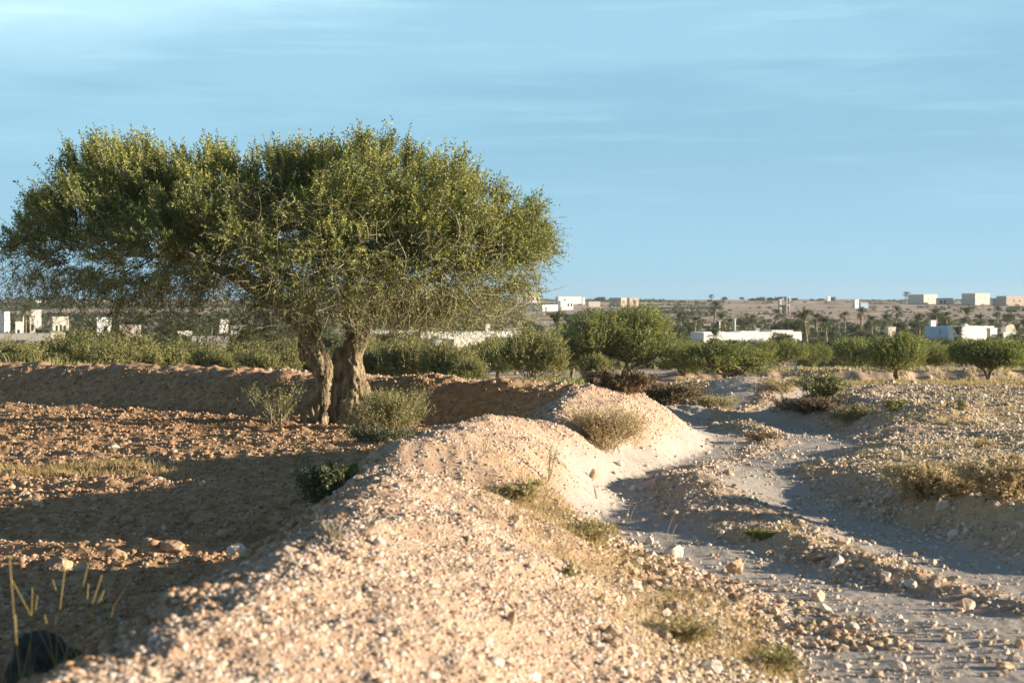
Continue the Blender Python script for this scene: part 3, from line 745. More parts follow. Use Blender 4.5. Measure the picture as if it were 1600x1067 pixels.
        # clumping: drop whole pockets of the volume
        if mnoise.noise(Vector((p[0] * .75, p[1] * .75 + 3, p[2] * .8))) < -.12 and hfrac > .06: continue
        A.append(p)
    A = np.array(A)
    seeds = []
    for c in curves[3:]:
        k0 = len(seeds)
        for i in range(0, len(c), 3): seeds.append((c[i, :3], -1 if i == 0 else len(seeds) - 1))
    nseed = len(seeds)
    pos, par = colonize(seeds, A, .17, 1.6, .24, 70, r, .16)
    br = Acc()
    # draw branches; the seed part is already in the bark mesh
    rad, kids = skeleton_mesh(pos, par, br, .0045, 2.25, .09)
    br.build('branches', M['bark'], olive, True)
    print('olive nodes', len(pos))
    # leafy shoots on the thin wood
    cand = np.array([i for i in range(nseed, len(pos)) if rad[i] < .018])
    dirs = unit(pos - pos[np.maximum(par, 0)])
    ctr = np.array([tp(445, 400, 0)[0], 0, 2.6])
    sh = r.choice(cand, 25000)
    P = pos[sh] + r.normal(0, .05, (len(sh), 3)); D0 = dirs[sh]
    hgt = P[:, 2]; zt = np.interp(P[:, 0], [tp(e[0], 0)[0] for e in E], [tp(0, e[1])[2] for e in E]); zb = np.interp(P[:, 0], [tp(e[0], 0)[0] for e in E], [tp(0, e[2])[2] for e in E])
    fr = np.clip((hgt - zb) / (zt - zb), 0, 1)
    outw = unit((P - ctr) * (1, 1, .6))
    up = np.stack([np.zeros(len(P)), np.zeros(len(P)), np.where(fr > .42, 1.25, np.where(fr > .22, .35, -.5))], 1)
    D = unit(D0 * .35 + outw * .45 + up * .85 + r.normal(0, .28, P.shape))
    Ln = r.uniform(.16, .42, len(P)) * (1 + .3 * (fr > .8))
    # sparse, half-bare wood low down and on the near side of the lower crown
    edge = (P[:, 0] > tp(640, 0)[0]) | (P[:, 0] < tp(330, 0)[0])
    bare = ((fr < .3) & (r.uniform(0, 1, len(P)) < .55)) | ((fr < .34) & edge & (r.uniform(0, 1, len(P)) < .6)) | (r.uniform(0, 1, len(P)) < .06)
    gap = np.array([mnoise.noise(Vector((p[0] * .9 + 7, p[1] * .9, p[2] * 1.0))) for p in P]) < -.2
    kill = gap & (r.uniform(0, 1, len(P)) < .6) & (fr < .93)
    full = ~bare & ~kill
    lv, st = Acc(), Acc()
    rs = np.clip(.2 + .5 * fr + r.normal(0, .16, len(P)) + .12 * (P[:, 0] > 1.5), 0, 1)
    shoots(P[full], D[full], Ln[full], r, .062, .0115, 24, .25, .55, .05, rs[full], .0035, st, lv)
    # long whips that make the ragged upper outline
    tips = np.nonzero(full & (fr > .82))[0]; tips = r.choice(tips, 900)
    Dw = unit(outw[tips] * .25 + np.array([0, 0, 1.0]) + r.normal(0, .16, (len(tips), 3)))
    shoots(P[tips], Dw, r.uniform(.3, .62, len(tips)), r, .056, .0115, 26, .12, .5, .0, rs[tips], .0035, st, lv)
    # outer left and right sprays
    sd_ = np.nonzero(full & ((P[:, 0] < tp(80, 0)[0]) | (P[:, 0] > tp(800, 0)[0])))[0]; sd_ = r.choice(sd_, 330)
    Dw = unit(outw[sd_] * np.array([1.2, .3, .3]) + r.normal(0, .35, (len(sd_), 3)))
    shoots(P[sd_], Dw, r.uniform(.3, .6, len(sd_)), r, .045, .009, 13, .3, .6, .1, rs[sd_], .0035, st, lv)
    # dry drooping twigs with few leaves
    q = bare & ~kill
    shoots(P[q], D[q], Ln[q] * 1.2, r, .05, .0095, 8, .6, .6, .3, rs[q] * .8 + .3, .0034, st, lv)
    def veil(cx, cy, sx, sy, dep, nn, down, ln, kleaf=6):
        Pv = np.array([tp(cx + sx * np.clip(r.normal(), -1.7, 1.7), cy + sy * np.clip(r.normal(), -1.7, 1.7), dep + r.normal(0, .35)) for _ in range(nn)])
        Dv = unit(np.stack([r.normal(0, .8, nn), r.normal(-.2, .5, nn), r.normal(down, .5, nn)], 1))
        shoots(Pv, Dv, r.uniform(.6, 1.2, nn) * ln, r, .042, .008, kleaf, .7, .6, .3, r.uniform(.4, 1, nn), .0042, st, lv)
    veil(335, 460, 36, 22, -2.0, 220, -.2, .5, 8); veil(470, 480, 26, 26, -1.6, 240, -.8, .5); veil(430, 400, 30, 50, -3.0, 200, .5, .5, 9)
    veil(620, 470, 40, 22, -2.0, 280, -.7, .45, 12); veil(770, 455, 42, 34, -1.0, 420, -.4, .5, 14); veil(650, 480, 36, 20, -.6, 300, -.6, .45, 16); veil(705, 470, 40, 24, -1.6, 260, -.5, .45, 14); veil(370, 505, 40, 14, -1.2, 150, -.5, .38, 12); veil(110, 450, 50, 18, -.8, 160, -.5, .42, 16); veil(50, 425, 30, 20, -.5, 130, -.3, .5, 12); veil(700, 400, 50, 40, -2.6, 240, .2, .5, 10)
    veil(490, 488, 20, 12, -.7, 120, -.8, .32, 12); veil(430, 470, 26, 20, -.8, 200, -.6, .4, 14); veil(580, 472, 26, 12, -.7, 120, -.8, .3, 12); veil(520, 420, 60, 50, -2.9, 420, .3, .5, 10); veil(230, 485, 60, 18, -1.0, 220, -.6, .42, 18); veil(560, 440, 40, 24, -2.6, 260, -.4, .42, 14)
    # bent grey dead branches in the lower right and middle left of the crown
    for pts, r0 in [([(690, 440, -1.6), (722, 452, -1.9), (748, 478, -2.1), (762, 492, -2.1), (790, 490, -2.0), (812, 470, -1.9)], .022),
                    ([(752, 480, -2.1), (770, 500, -2.3), (788, 508, -2.4)], .014), ([(700, 330, -2.6), (720, 350, -2.9), (726, 380, -3.0), (712, 400, -3.0)], .016),
                    ([(556, 352, -3), (580, 345, -3.2), (597, 365, -3.3), (600, 385, -3.3)], .013), ([(345, 452, -1.6), (334, 430, -1.9), (336, 412, -2.1), (352, 398, -2.2)], .03),
                    ([(770, 400, -1.6), (800, 395, -1.8), (830, 420, -1.9), (838, 450, -1.9)], .014), ([(640, 385, -3.2), (652, 410, -3.3), (648, 440, -3.2)], .011), ([(820, 380, -.8), (850, 370, -.8), (866, 385, -.8), (880, 360, -.8)], .01)]:
        P_ = np.array([tp(*p) for p in pts]); c = catm(P_, 4); V, Fq = tube(c, np.linspace(r0, r0 * .35, len(c)), 6); ds = Acc(); ds.add(V, Fq); ds.build('dead_branch', M['twig'], olive, True)
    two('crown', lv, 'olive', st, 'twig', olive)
main_olive()

# ------------------------------------------------------------------ smaller olives and shrubby trees
def make_tree(name, h, wd, seed, nshoot, leaf, mat, trunk_h=.35, lobes=9, stems=2, upright=.6, low=0.12, trunk_r=.09, wood='bark'):
    r = np.random.default_rng(seed); root = empty(name, (0, 0, 0))
    ac = Acc(); ends = []
    for s in range(stems):
        a = r.uniform(0, 6.28); off = np.array([math.cos(a), math.sin(a), 0]) * trunk_r * (.9 if stems > 1 else 0)
        P = [off * .15 + (0, 0, -.15), off * .7 + (0, 0, .1 * h), off * 1.6 + np.array([r.normal(0, .05), r.normal(0, .05), trunk_h * .6]) * (h, h, h), off * 2.5 + np.array([r.normal(0, .08) * h, r.normal(0, .08) * h, trunk_h * h])]
        c = catm(np.array(P), 4); V, Fq = tube(c, np.linspace(trunk_r * 1.25, trunk_r * .7, len(c)) / (stems ** .4), 10, seed + s, .3); ac.add(V, Fq); ends.append(c[-1])
    C = []; R = []
    for i in range(lobes):
        a = r.uniform(0, 6.28); q = math.sqrt(r.uniform(0, 1)) * .68
        c = np.array([math.cos(a) * q * wd / 2, math.sin(a) * q * wd / 2, h * r.uniform(low + .2, max(low + .35, .8 - .22 * q))]); C.append(c); R.append(r.uniform(.11, .21) * min(wd, h * 1.3))
        e = ends[i % stems]; P = np.array([e - (0, 0, .12), e * .6 + c * .4 + r.normal(0, .04 * h, 3), c, c + (c - e) * .3 + (0, 0, .1 * h)])
        k = catm(P, 4); V, Fq = tube(k, np.linspace(trunk_r * .5, trunk_r * .1, len(k)), 6); ac.add(V, Fq)
    C = np.array(C); R = np.array(R)
    li = r.integers(0, lobes, nshoot); d = unit(r.normal(0, 1, (nshoot, 3))); q = r.uniform(.35, 1, nshoot) ** .5
    P = C[li] + d * (R[li] * q)[:, None] * (1, 1, .85); ok = P[:, 2] > low * h * (.6 + .8 * r.uniform(0, 1, nshoot)); P = P[ok]; d = d[ok]
    D = unit(d * .7 + np.array([0, 0, upright]) + r.normal(0, .3, P.shape))
    lv = Acc(); stc = Acc()
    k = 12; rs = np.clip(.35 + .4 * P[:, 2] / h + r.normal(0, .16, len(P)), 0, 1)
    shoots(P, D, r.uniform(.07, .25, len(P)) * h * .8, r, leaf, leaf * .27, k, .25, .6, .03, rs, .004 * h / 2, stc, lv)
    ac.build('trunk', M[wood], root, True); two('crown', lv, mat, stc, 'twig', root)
    return root

def put(proto, first, loc, rz, sc, label, cat, group=None):
    o = proto if first else copy_tree(proto)
    o.location = loc; o.rotation_euler = (0, 0, rz); o.scale = sc if hasattr(sc, '__len__') else (sc, sc, sc)
    for k in ('label', 'category', 'group', 'kind'):
        if k in o: del o[k]
    return tag(o, label, cat, group)
class Proto:
    def __init__(s, root, h, w): s.root = root; s.used = False; s.h = h; s.w = w
    def put(s, loc, rz, sc, label, cat, group=None):
        o = put(s.root, not s.used, loc, rz, sc, label, cat, group); s.used = True; return o
gz = lambda x, y: float(ground(x, y, False)[0])
def atpx(pr, x, ybot, ytop, Y, wpx, rz, label, cat, group=None, z=None):
    """stand a prototype at photo column x and depth Y, its top at row ytop, wpx wide"""
    X = (x - 800) / F * Y; zb = gz(X, Y) if z is None else z
    H = CZ - (ytop - HZ) / F * Y - zb; sz = H / pr.h; sx = wpx / F * Y / pr.w
    return pr.put((X, Y, zb - .02), rz, (sx, sx, sz), label, cat, group)

PA = [Proto(make_tree('olive_tree', 2.4, 3.2, 100 + i, 2100, .075, 'olive_far', .3, 18, 2, .9, .12, .12), 2.4, 3.2) for i in range(4)]
PB = [Proto(make_tree('bush', 2.0, 2.6, 200 + i, 1900, .07, 'weed', .12, 17, 3, 1.2, 0.02, .04), 2.0, 2.6) for i in range(3)]
PD = [Proto(make_tree('olive_tree', 2.8, 3.4, 300 + i, 620, .17, 'grove', .25, 12, 1, .5, .06, .12), 2.8, 3.4) for i in range(4)]

def hedge(xs, ytop, Y0, wpx, lab, grp, seed):
    r = np.random.default_rng(seed)
    for x in xs:
        Y = Y0 + r.uniform(-7, 7); w = wpx * r.uniform(.7, 1.35)
        atpx(PD[int(r.integers(0, 4))], x + r.uniform(-5, 5), 560, ytop + r.uniform(-2.5, 6), Y, w, r.uniform(0, 6.28), lab, 'olive tree', grp)
hedge(list(np.arange(575, 690, 15)) + list(np.arange(765, 830, 14)), 521, 214, 34, 'small olive tree screening the long white boundary wall', 'olives before the long boundary wall', 1)
hedge(np.arange(690, 762, 14), 524.5, 205, 28, 'small olive tree seen between the shuttered house roof and the boundary wall', 'olives above the shuttered house', 2)
hedge(np.arange(1070, 1275, 17), 528, 225, 34, 'small olive tree close before the long low white building', 'olives before the long low building', 3)
hedge(np.arange(1440, 1600, 16), 522.5, 235, 34, 'small olive tree close before the white and shade-blue houses', 'olives before the blue and white houses', 4)
hedge(np.arange(-10, 400, 17), 518, 250, 30, 'small olive tree before the village houses at the left', 'olives before the left village', 5)

# the named trees beyond the flat
big = Proto(make_tree('olive_tree', 3.4, 5.0, 150, 5200, .085, 'olive_far', .3, 19, 2, 1.3, .2, .17), 3.4, 5.0)
atpx(big, 975, 600, 478, 76, 215, .3, 'tall bright olive tree with a leaning forked trunk behind the rusty brown shrub', 'olive tree')
atpx(PA[0], 1134, 597, 530, 74, 170, 1.0, 'low rounded olive tree with pale double trunk behind the gravel mound', 'olive tree')
atpx(PA[1], 1070, 592, 534, 82, 100, 2.2, 'dark green low olive tree just left of the one behind the gravel mound', 'olive tree')
atpx(PA[2], 1222, 585, 526, 88, 90, .4, 'olive-grey rounded tree right of the one behind the gravel mound', 'olive tree')
atpx(PA[3], 1275, 585, 534, 90, 62, 1.4, 'small dark round olive tree standing right under the tall palm with long trunk', 'olive tree')
sm = Proto(make_tree('olive_tree', 1.9, 3.6, 171, 2400, .075, 'olive_far', .42, 20, 2, .6, .36, .11), 1.9, 3.6)
atpx(sm, 1545, 597, 527, 71, 150, .9, 'small olive tree with dark U-shaped double trunk on the yellow grass at the right edge', 'olive tree')
atpx(PA[0], 1400, 597, 515, 77, 122, 2.0, 'tall dusty green olive tree beside the ochre cut bank', 'olive tree')
atpx(PA[2], 1455, 585, 534, 92, 90, 3.0, 'dark olive tree between the dusty green one and the small double-trunked one', 'olive tree')
atpx(PB[0], 835, 592, 512, 66, 122, .5, 'dense dark green bushy shrub with upright shoots right of the small shuttered house', 'shrub')
atpx(PA[3], 778, 590, 523, 70, 84, 2.5, 'grey-green olive shrub directly beside the shuttered house wall', 'shrub')
atpx(PA[1], 895, 588, 500, 80, 100, 4.5, 'olive tree with pale tips filling the gap left of the tall bright one', 'olive tree')
rr = np.random.default_rng(50)
G1 = 'light green shrubs behind the far bank'
for i, (x, yt, Y, w) in enumerate([(265, 548, 66, 110), (315, 550, 68, 110), (360, 548, 66, 110), (405, 552, 64, 90), (45, 552, 56, 110), (160, 545, 55, 110), (15, 548, 58, 110), (75, 536, 62, 120), (130, 528, 60, 120), (190, 534, 64, 110), (240, 540, 57, 110), (292, 545, 60, 110), (335, 556, 55, 80), (380, 552, 58, 90), (425, 556, 54, 100), (455, 548, 62, 90), (600, 546, 60, 120), (650, 541, 58, 110), (700, 552, 56, 90), (560, 556, 62, 90), (735, 572, 54, 50), (935, 570, 58, 60)]):
    atpx(PB[i % 3], x, 590, yt - 19, Y, w * 1.2, rr.uniform(0, 6.28), 'light green bushy shrub behind the crest of the dark far bank', 'shrub', G1)

# palms
def make_palm(name, h, seed, nf=34, fl=2.0, tr=.16, skirt=True):
    r = np.random.default_rng(seed); root = empty(name, (0, 0, 0)); ac = Acc()
    lean = r.normal(0, .04, 2); zs = np.linspace(-.2, h, 14)
    path = np.stack([lean[0] * zs ** 1.5, lean[1] * zs ** 1.5, zs], 1); V, Fq = tube(path, tr * (1.0 + .25 * (np.arange(14) % 2) * .4) * np.linspace(1.2, .95, 14), 10); ac.add(V, Fq)
    ac.build('trunk', M['palmbark'], root, True)
    top = path[-1]; lv = Acc()
    for i in range(nf):
        a = i * 2.399 + r.normal(0, .1); e0 = r.uniform(-.5, 1.35) if i > 6 else r.uniform(.9, 1.4)
        L_ = fl * r.uniform(.8, 1.1); n = 9; t = np.linspace(0, 1, n); e = e0 - t * (1.5 - .35 * e0) * .95
        dx = np.cumsum(np.cos(e)) * L_ / n; dz = np.cumsum(np.sin(e)) * L_ / n
        P = top + np.stack([dx * math.cos(a), dx * math.sin(a), dz], 1)
        V, Fq = tube(P, np.linspace(.025, .006, n), 3); lv.add(V, Fq, np.full(len(V), .7))
        T = unit(np.gradient(P, axis=0)); S = unit(np.cross(T, [0, 0, 1.0])); U = np.cross(S, T)
        tt = np.linspace(.12, .98, 26)
        for s_ in (-1, 1):
            b_ = np.stack([np.interp(tt, t, P[:, k]) for k in range(3)], 1); Tn = np.stack([np.interp(tt, t, T[:, k]) for k in range(3)], 1); Sn = np.stack([np.interp(tt, t, S[:, k]) for k in range(3)], 1); Un = np.stack([np.interp(tt, t, U[:, k]) for k in range(3)], 1)
            ln = (.42 * np.sin(np.clip(tt * 1.15 + .12, 0, 1) * math.pi) ** .6 + .06)[:, None] * fl / 2
            tip = b_ + unit(Tn * .75 + Sn * s_ * .8 + Un * .3 + r.normal(0, .1, b_.shape)) * ln; w_ = Tn * .028 * fl / 2
            V = np.stack([b_ - w_, b_ + w_, tip + w_ * .2, tip - w_ * .2], 1).reshape(-1, 3); q = np.arange(26)[:, None] * 4 + np.arange(4)[None]
            lv.add(V, q, np.full(len(V), r.uniform(.2, .8)))
    lv.build('crown', M['palm'], root); return root
PP = [Proto(make_palm('palm_tree', 3.4, 400, 38, 2.0), 4.6, 3.8), Proto(make_palm('palm_tree', 4.2, 401, 32, 1.8), 5.3, 3.4), Proto(make_palm('palm_tree', 2.6, 402, 40, 2.1, .2), 3.8, 4.0), Proto(make_palm('palm_tree', .5, 403, 26, 2.0, .2), 2.2, 3.8)]
for (k, x, yt, Y, w, lab) in [
    (0, 1262, 484, 235, 42, 'tall palm with thick crown left of the bare-trunked palm behind the long white building'),
    (1, 1292, 494, 250, 34, 'palm with a long bare straight trunk right of the long white building'),
    (1, 1436, 490, 225, 36, 'dark palm standing left of the shade-blue and white houses with the square tower'),
    (2, 1115, 511, 190, 40, 'low palm with arching fronds in front of the long white building'),
    (2, 1497, 508, 200, 26, 'short palm in front of the white dome'),
    (2, 868, 484, 140, 44, 'bright palm with spreading fronds above the dark shrub near the tall bright olive'),
    (2, 392, 510, 100, 92, 'low palm with drooping fronds seen under the left limb of the large olive'),
    (2, 608, 518, 95, 100, 'low palm with wide fronds seen just right of the large olive trunk'),
    (1, 40, 472, 330, 26, 'thin palm with small crown above the village at the left edge'),
    (0, 1116, 471, 620, 34, 'clump-like dark palm high above the two poles'),
    (1, 1415, 456, 1250, 18, 'palm standing against the sky on the skyline beside the cream house'),
    (0, 1113, 460, 1350, 12, 'tiny dark palm breaking the skyline above the grove'),
    (2, 1590, 503, 215, 22, 'small palm beside the vaulted outbuilding at the right edge'),
    (2, 1558, 477, 620, 20, 'sunlit palm below the large cream house on the ridge'),
    ]:
    X = (x - 800) / F * Y; zb = gz(X, Y); pr = PP[k]; s = w / F * Y / pr.w; top = CZ - (yt - HZ) / F * Y
    pr.put((X, Y, min(zb, top - pr.h * s)) if k == 3 else (X, Y, zb), rr.uniform(0, 6.28), (s, s, max((top - zb) / pr.h, .3)), lab, 'palm tree')
GP = 'palms scattered through the valley grove'
for (x, yt) in [(1085, 494), (1100, 499), (1140, 497), (1165, 503), (1190, 499), (1210, 483), (1225, 491), (1242, 488), (1275, 489), (1305, 500), (1320, 487), (1345, 480), (1362, 492), (1385, 489), (1463, 482), (1480, 487), (1530, 490), (1545, 499), (1575, 492), (1128, 489), (1178, 491), (905, 492), (940, 495), (1065, 488), (720, 496), (690, 500), (330, 498), (215, 497), (100, 495), (1398, 478), (1510, 478)]:
    Y = rr.uniform(380, 620); k = int(rr.integers(0, 3)); pr = PP[k]; X = (x - 800) / F * Y; zb = gz(X, Y); top = CZ - (yt - HZ) / F * Y; s = rr.uniform(25, 36) / F * Y / pr.w
    pr.put((X, Y, zb), rr.uniform(0, 6.28), (s, s, max((top - zb) / pr.h, .3)), 'dark green palm in the grove on the valley floor below the hills', 'palm tree', GP)

# ------------------------------------------------------------------ buildings
def box(ac, x0, x1, y0, y1, z0, z1):
    V = [(x, y, z) for z in (z0, z1) for y in (y0, y1) for x in (x0, x1)]
    ac.add(V, [(0, 2, 3, 1), (4, 5, 7, 6), (0, 1, 5, 4), (2, 6, 7, 3), (0, 4, 6, 2), (1, 3, 7, 5)])

def house(x0, x1, yt, yb, Y, label, mat='white', dep=None, rz=-.45, cat='house', wins=(), doors=(), parapet=True, name='house', roofm=None, openings='dark', hframe=False, group=None):
    """box house whose two visible sides span photo columns x0..x1; rz turns its left side towards the viewer"""
    if Y > 1100: yt = yt + 1.3
    X0, X1 = (x0 - 800) / F * Y, (x1 - 800) / F * Y; W_ = X1 - X0
    top = CZ - (yt - HZ) / F * Y; bot = CZ - (yb - HZ) / F * Y
    zg = min(gz((X0 + X1) / 2, Y), bot); H = top - zg
    a = abs(rz); d = dep if dep else W_ * .45
    w = max((W_ - d * math.sin(a)) / math.cos(a), W_ * .3)
    root = empty(name, ((X0 + X1) / 2, Y + d / 2, zg), -rz); tag(root, label, cat, group)
    ac = Acc(); box(ac, -w / 2, w / 2, -d / 2, d / 2, -1.5, H)
    ac.build('wall', M[mat], root)
    if parapet:
        pa = Acc(); t_ = min(.25, .06 * w); hh = .035 * H + .12
        for (a0, a1, b0_, b1) in [(-w / 2 - .04, w / 2 + .04, -d / 2 - .04, -d / 2 + t_), (-w / 2 - .04, w / 2 + .04, d / 2 - t_, d / 2 + .04), (-w / 2 - .04, -w / 2 + t_, -d / 2 + t_, d / 2 - t_), (w / 2 - t_, w / 2 + .04, -d / 2 + t_, d / 2 - t_)]:
            box(pa, a0, a1, b0_, b1, H + .003, H + hh)
        pa.build('parapet', M[mat], root)
    for (f0, f1, g0, g1, m_) in [(*q, 'w') for q in wins] + [(*q, 'd') for q in doors]:
        fr = Acc(); xa, xb, za, zb_ = -w / 2 + f0 * w, -w / 2 + f1 * w, g0 * H, g1 * H; e = .05 * (xb - xa)
        box(fr, xa, xb, -d / 2 - .05, -d / 2 - .002, za, zb_)
        o = fr.build('window' if m_ == 'w' else 'door', M[openings if m_ == 'w' else 'door'], root)
        sl = Acc(); box(sl, xa - e * 2, xb + e * 2, -d / 2 - .12, -d / 2 - .052, za - .1, za - .01) if m_ == 'w' else box(sl, xa - e * 2, xb + e * 2, -d / 2 - .1, -d / 2 - .052, zb_ + .01, zb_ + .1)
        sl.build('sill' if m_ == 'w' else 'lintel', M[mat], o)
    return root, w, d, H

# middle distance
hs, w, d, H = house(690, 756, 533, 572, 165, 'small cream flat-roofed house with a shuttered window behind the green shrubs', 'cream', 2.6, -.5)
fr = Acc(); x0 = w * .5 - 1.9
box(fr, x0, x0 + 1.0, -d / 2 - .05, -d / 2 - .002, H * .32, H * .74); o = fr.build('window', M['dark'], hs)
for k in range(2):
    s_ = Acc(); box(s_, x0 + .03 + k * .49, x0 + .48 + k * .49, -d / 2 - .1, -d / 2 - .052, H * .33, H * .73); s_.build('shutter', M['shutter'], o)
s_ = Acc(); box(s_, -w / 2 - .15, w / 2 + .5, -d / 2 - 1.2, -d / 2 - 1.0, -1, H * .22); s_.build('terrace_wall', M['white'], hs)
house(676, 690, 534, 560, 172, 'narrow white outbuilding left of the shuttered house', 'white', 1.2, -.3)

# long white building with raised parts, chimney tank
lb, w, d, H = house(1081, 1258, 521, 532, 262, 'long low white building with stepped flat roof behind the olive row', 'white', 4.5, -.35, 'building', name='building')
ac = Acc(); box(ac, -w * .12, w * .06, -d / 2 + .3, d / 2 - .3, H - .1, H + .35); box(ac, w * .2, w * .42, -d / 2 + .3, d / 2 - .3, H - .1, H + .45); ac.build('roof_block', M['white'], lb)
ac = Acc(); box(ac, w * .08, w * .12, -.5, .4, H + .1, H + .75); ac.build('water_tank', M['concrete'], lb)
for x, y in [(1124, 501), (1148, 498)]:
    Y = 268; X = (x - 800) / F * Y; zb = gz(X, Y); top = CZ - (y - HZ) / F * Y
    o = empty('utility_pole', (X, Y, zb)); tag(o, 'pale thin pole rising behind the long white building, ' + ('left one' if x < 1130 else 'right one') + ' of two', 'pole')
    V, Fq = tube([(0, 0, -.5), (0, 0, (top - zb) * .5), (0, 0, top - zb)], [.16, .15, .13], 8); a_ = Acc(); a_.add(V, Fq); a_.build('shaft', M['pole'], o, True)
    a_ = Acc(); box(a_, -.3, .3, -.06, .06, top - zb - .1, top - zb + .02); a_.build('crossarm', M['pole'], o)
Y = 330; X = (36 - 800) / F * Y; zb = gz(X, Y); top = CZ - (490 - HZ) / F * Y
o = empty('utility_pole', (X, Y, zb)); tag(o, 'white thin pole among the houses at the left edge', 'pole')
V, Fq = tube([(0, 0, -.5), (0, 0, (top - zb) * .5), (0, 0, top - zb)], [.16, .15, .14], 8); a_ = Acc(); a_.add(V, Fq); a_.build('shaft', M['pole'], o, True)

# white group on the right, blue shade painted into some walls
house(1384, 1400, 513, 520, 272, 'small cream house showing over the dusty green olive tree', 'cream', 1.2, -.3)
tw, w, d, H = house(1453, 1463, 503, 522, 282, 'square whitewashed tower rising over the low house with painted blue shade', 'white', .5, -.3, 'tower', name='tower', parapet=True)
house(1446, 1470, 512.5, 524, 275, 'low white house with blue shade painted into its walls, left of the long white house with the dome', 'shadeblue', 1.2, .2)
house(1470, 1492, 511.5, 524, 278, 'white house with pale blue shade painted into its walls, between the tower and the domed house', 'shadeblue', 1.0, .25)
dm, w, d, H = house(1488, 1556, 512, 526, 270, 'long white house with a round white dome on its roof', 'white', 3.6, -.35)
def dome(r0, hgt, cx, cy, z, name, mat, parent):
    n, k = 16, 7; V = []; Fq = []
    for j in range(k):
        e = j / (k - 1) * math.pi / 2 * .98
        for i in range(n): V.append((cx + r0 * math.cos(e) * math.cos(i * 2 * math.pi / n), cy + r0 * math.cos(e) * math.sin(i * 2 * math.pi / n), z + hgt * math.sin(e)))
    for j in range(k - 1):
        for i in range(n): Fq.append((j * n + i, j * n + (i + 1) % n, (j + 1) * n + (i + 1) % n, (j + 1) * n + i))
    a_ = Acc(); a_.add(V, Fq); return a_.build(name, M[mat], parent, True)
dome(.75, .65, -w * .2, 0, H, 'dome', 'white', dm)
house(1543, 1559, 515, 527, 262, 'small white annex with bluish shaded side at the right end of the domed house', 'white', .8, -.5)
vt, w, d, H = house(1567, 1591, 512, 522, 274, 'small outbuilding with a rounded vault roof near the right edge', 'cream', 1.4, -.3, 'outbuilding', name='outbuilding', parapet=False)
V = []; n = 14
for yy in (-d / 2, d / 2):
    for i in range(n): V.append((-w * .5 * math.cos(i / (n - 1) * math.pi), yy, H - .02 + .55 * math.sin(i / (n - 1) * math.pi)))
a_ = Acc(); a_.add(V, [(i, i + 1, n + i + 1, n + i) for i in range(n - 1)]); a_.build('vault_roof', M['cream'], vt, True)
me = bpy.data.meshes.new('gable'); me.from_pydata(V, [], [tuple(range(n - 1, -1, -1)), tuple(range(n, 2 * n))]); link('gable', me, M['cream'], vt)
def wall(x0, x1, yt, yb, Y, label, mat, name='wall', cat='wall', rz=0.3):
    X0, X1 = (x0 - 800) / F * Y, (x1 - 800) / F * Y; top = CZ - (yt - HZ) / F * Y; zg = min(gz((X0 + X1) / 2, Y), CZ - (yb - HZ) / F * Y)
    a_ = Acc(); w_ = (X1 - X0) / 2; box(a_, -w_, w_, -.12, .12, -1, top - zg - .08); box(a_, -w_ - .03, w_ + .03, -.16, .16, top - zg - .077, top - zg)
    o = a_.build(name, M[mat]); o.location = ((X0 + X1) / 2, Y, zg); o.rotation_euler = (0, 0, rz); return tag(o, label, cat, None, 'thing')
wall(1566, 1590, 519, 525, 262, 'low white garden wall in front of the vaulted outbuilding', 'white', 'garden_wall')
# centre
wall(655, 818, 517.5, 524, 245, 'long white wall crossing the valley right of the large olive trunk', 'white', 'boundary_wall')
wall(575, 655, 515.5, 522, 255, 'white wall stretch seen directly right of the large olive trunk', 'white', 'boundary_wall')
house(784, 807, 515, 523, 252, 'low pinkish house end behind the long white wall', 'rawbrick', 1.5, -.2)
tk, w, d, H = house(757, 766, 509, 517, 262, 'small white tank house showing over the long white wall', 'white', .5, -.3, 'tank house')
# left village
house(-14, 11, 490, 521, 300, 'tall white house cut by the left edge', 'white', 2, .2)
house(22, 35, 505, 517, 310, 'small white house beside the thin pole', 'white', 1, -.3, wins=[(.3, .6, .4, .7)])
house(45, 55, 497, 517, 318, 'narrow beige house between the thin pole and the grey-sided house', 'cream', .8, -.3, wins=[(.3, .7, .5, .75)])
house(46, 64, 486, 496, 420, 'white house above and behind the narrow beige house', 'white', 1.5, -.3, wins=[(.2, .4, .3, .7)])
house(75, 106, 497, 514, 330, 'beige flat house with bluish shaded left side and three windows', 'cream', 2.4, -.45, wins=[(.2, .32, .45, .7), (.45, .57, .45, .7), (.7, .82, .45, .7)])
house(148, 173, 498, 515, 335, 'white house behind the sparse lower left branches of the large olive', 'white', 1.6, -.4, wins=[(.5, .7, .4, .7)])
house(184, 219, 510, 518, 300, 'low beige house left of the white shed under the large olive', 'cream', 2, -.2)
house(276, 300, 519, 527, 280, 'little white shed under the middle of the left crown', 'white', 1, -.3)
house(340, 357, 502, 520, 290, 'white house with a cyan door left of the drooping palm', 'white', 1, -.4, doors=[(.55, .8, 0, .5)])
house(359, 383, 511, 519, 300, 'low white house right of the one with the cyan door', 'white', 1.2, -.2)
wall(-20, 79, 520.5, 530, 230, 'long grey-beige wall behind the green shrubs at the left edge', 'concrete', 'boundary_wall')
wall(80, 101, 519.5, 530, 229, 'short paler wall piece ending the long grey-beige wall', 'cream', 'boundary_wall')
wall(300, 358, 525, 534, 200, 'grey block wall under the left limb of the large olive', 'concrete', 'boundary_wall')
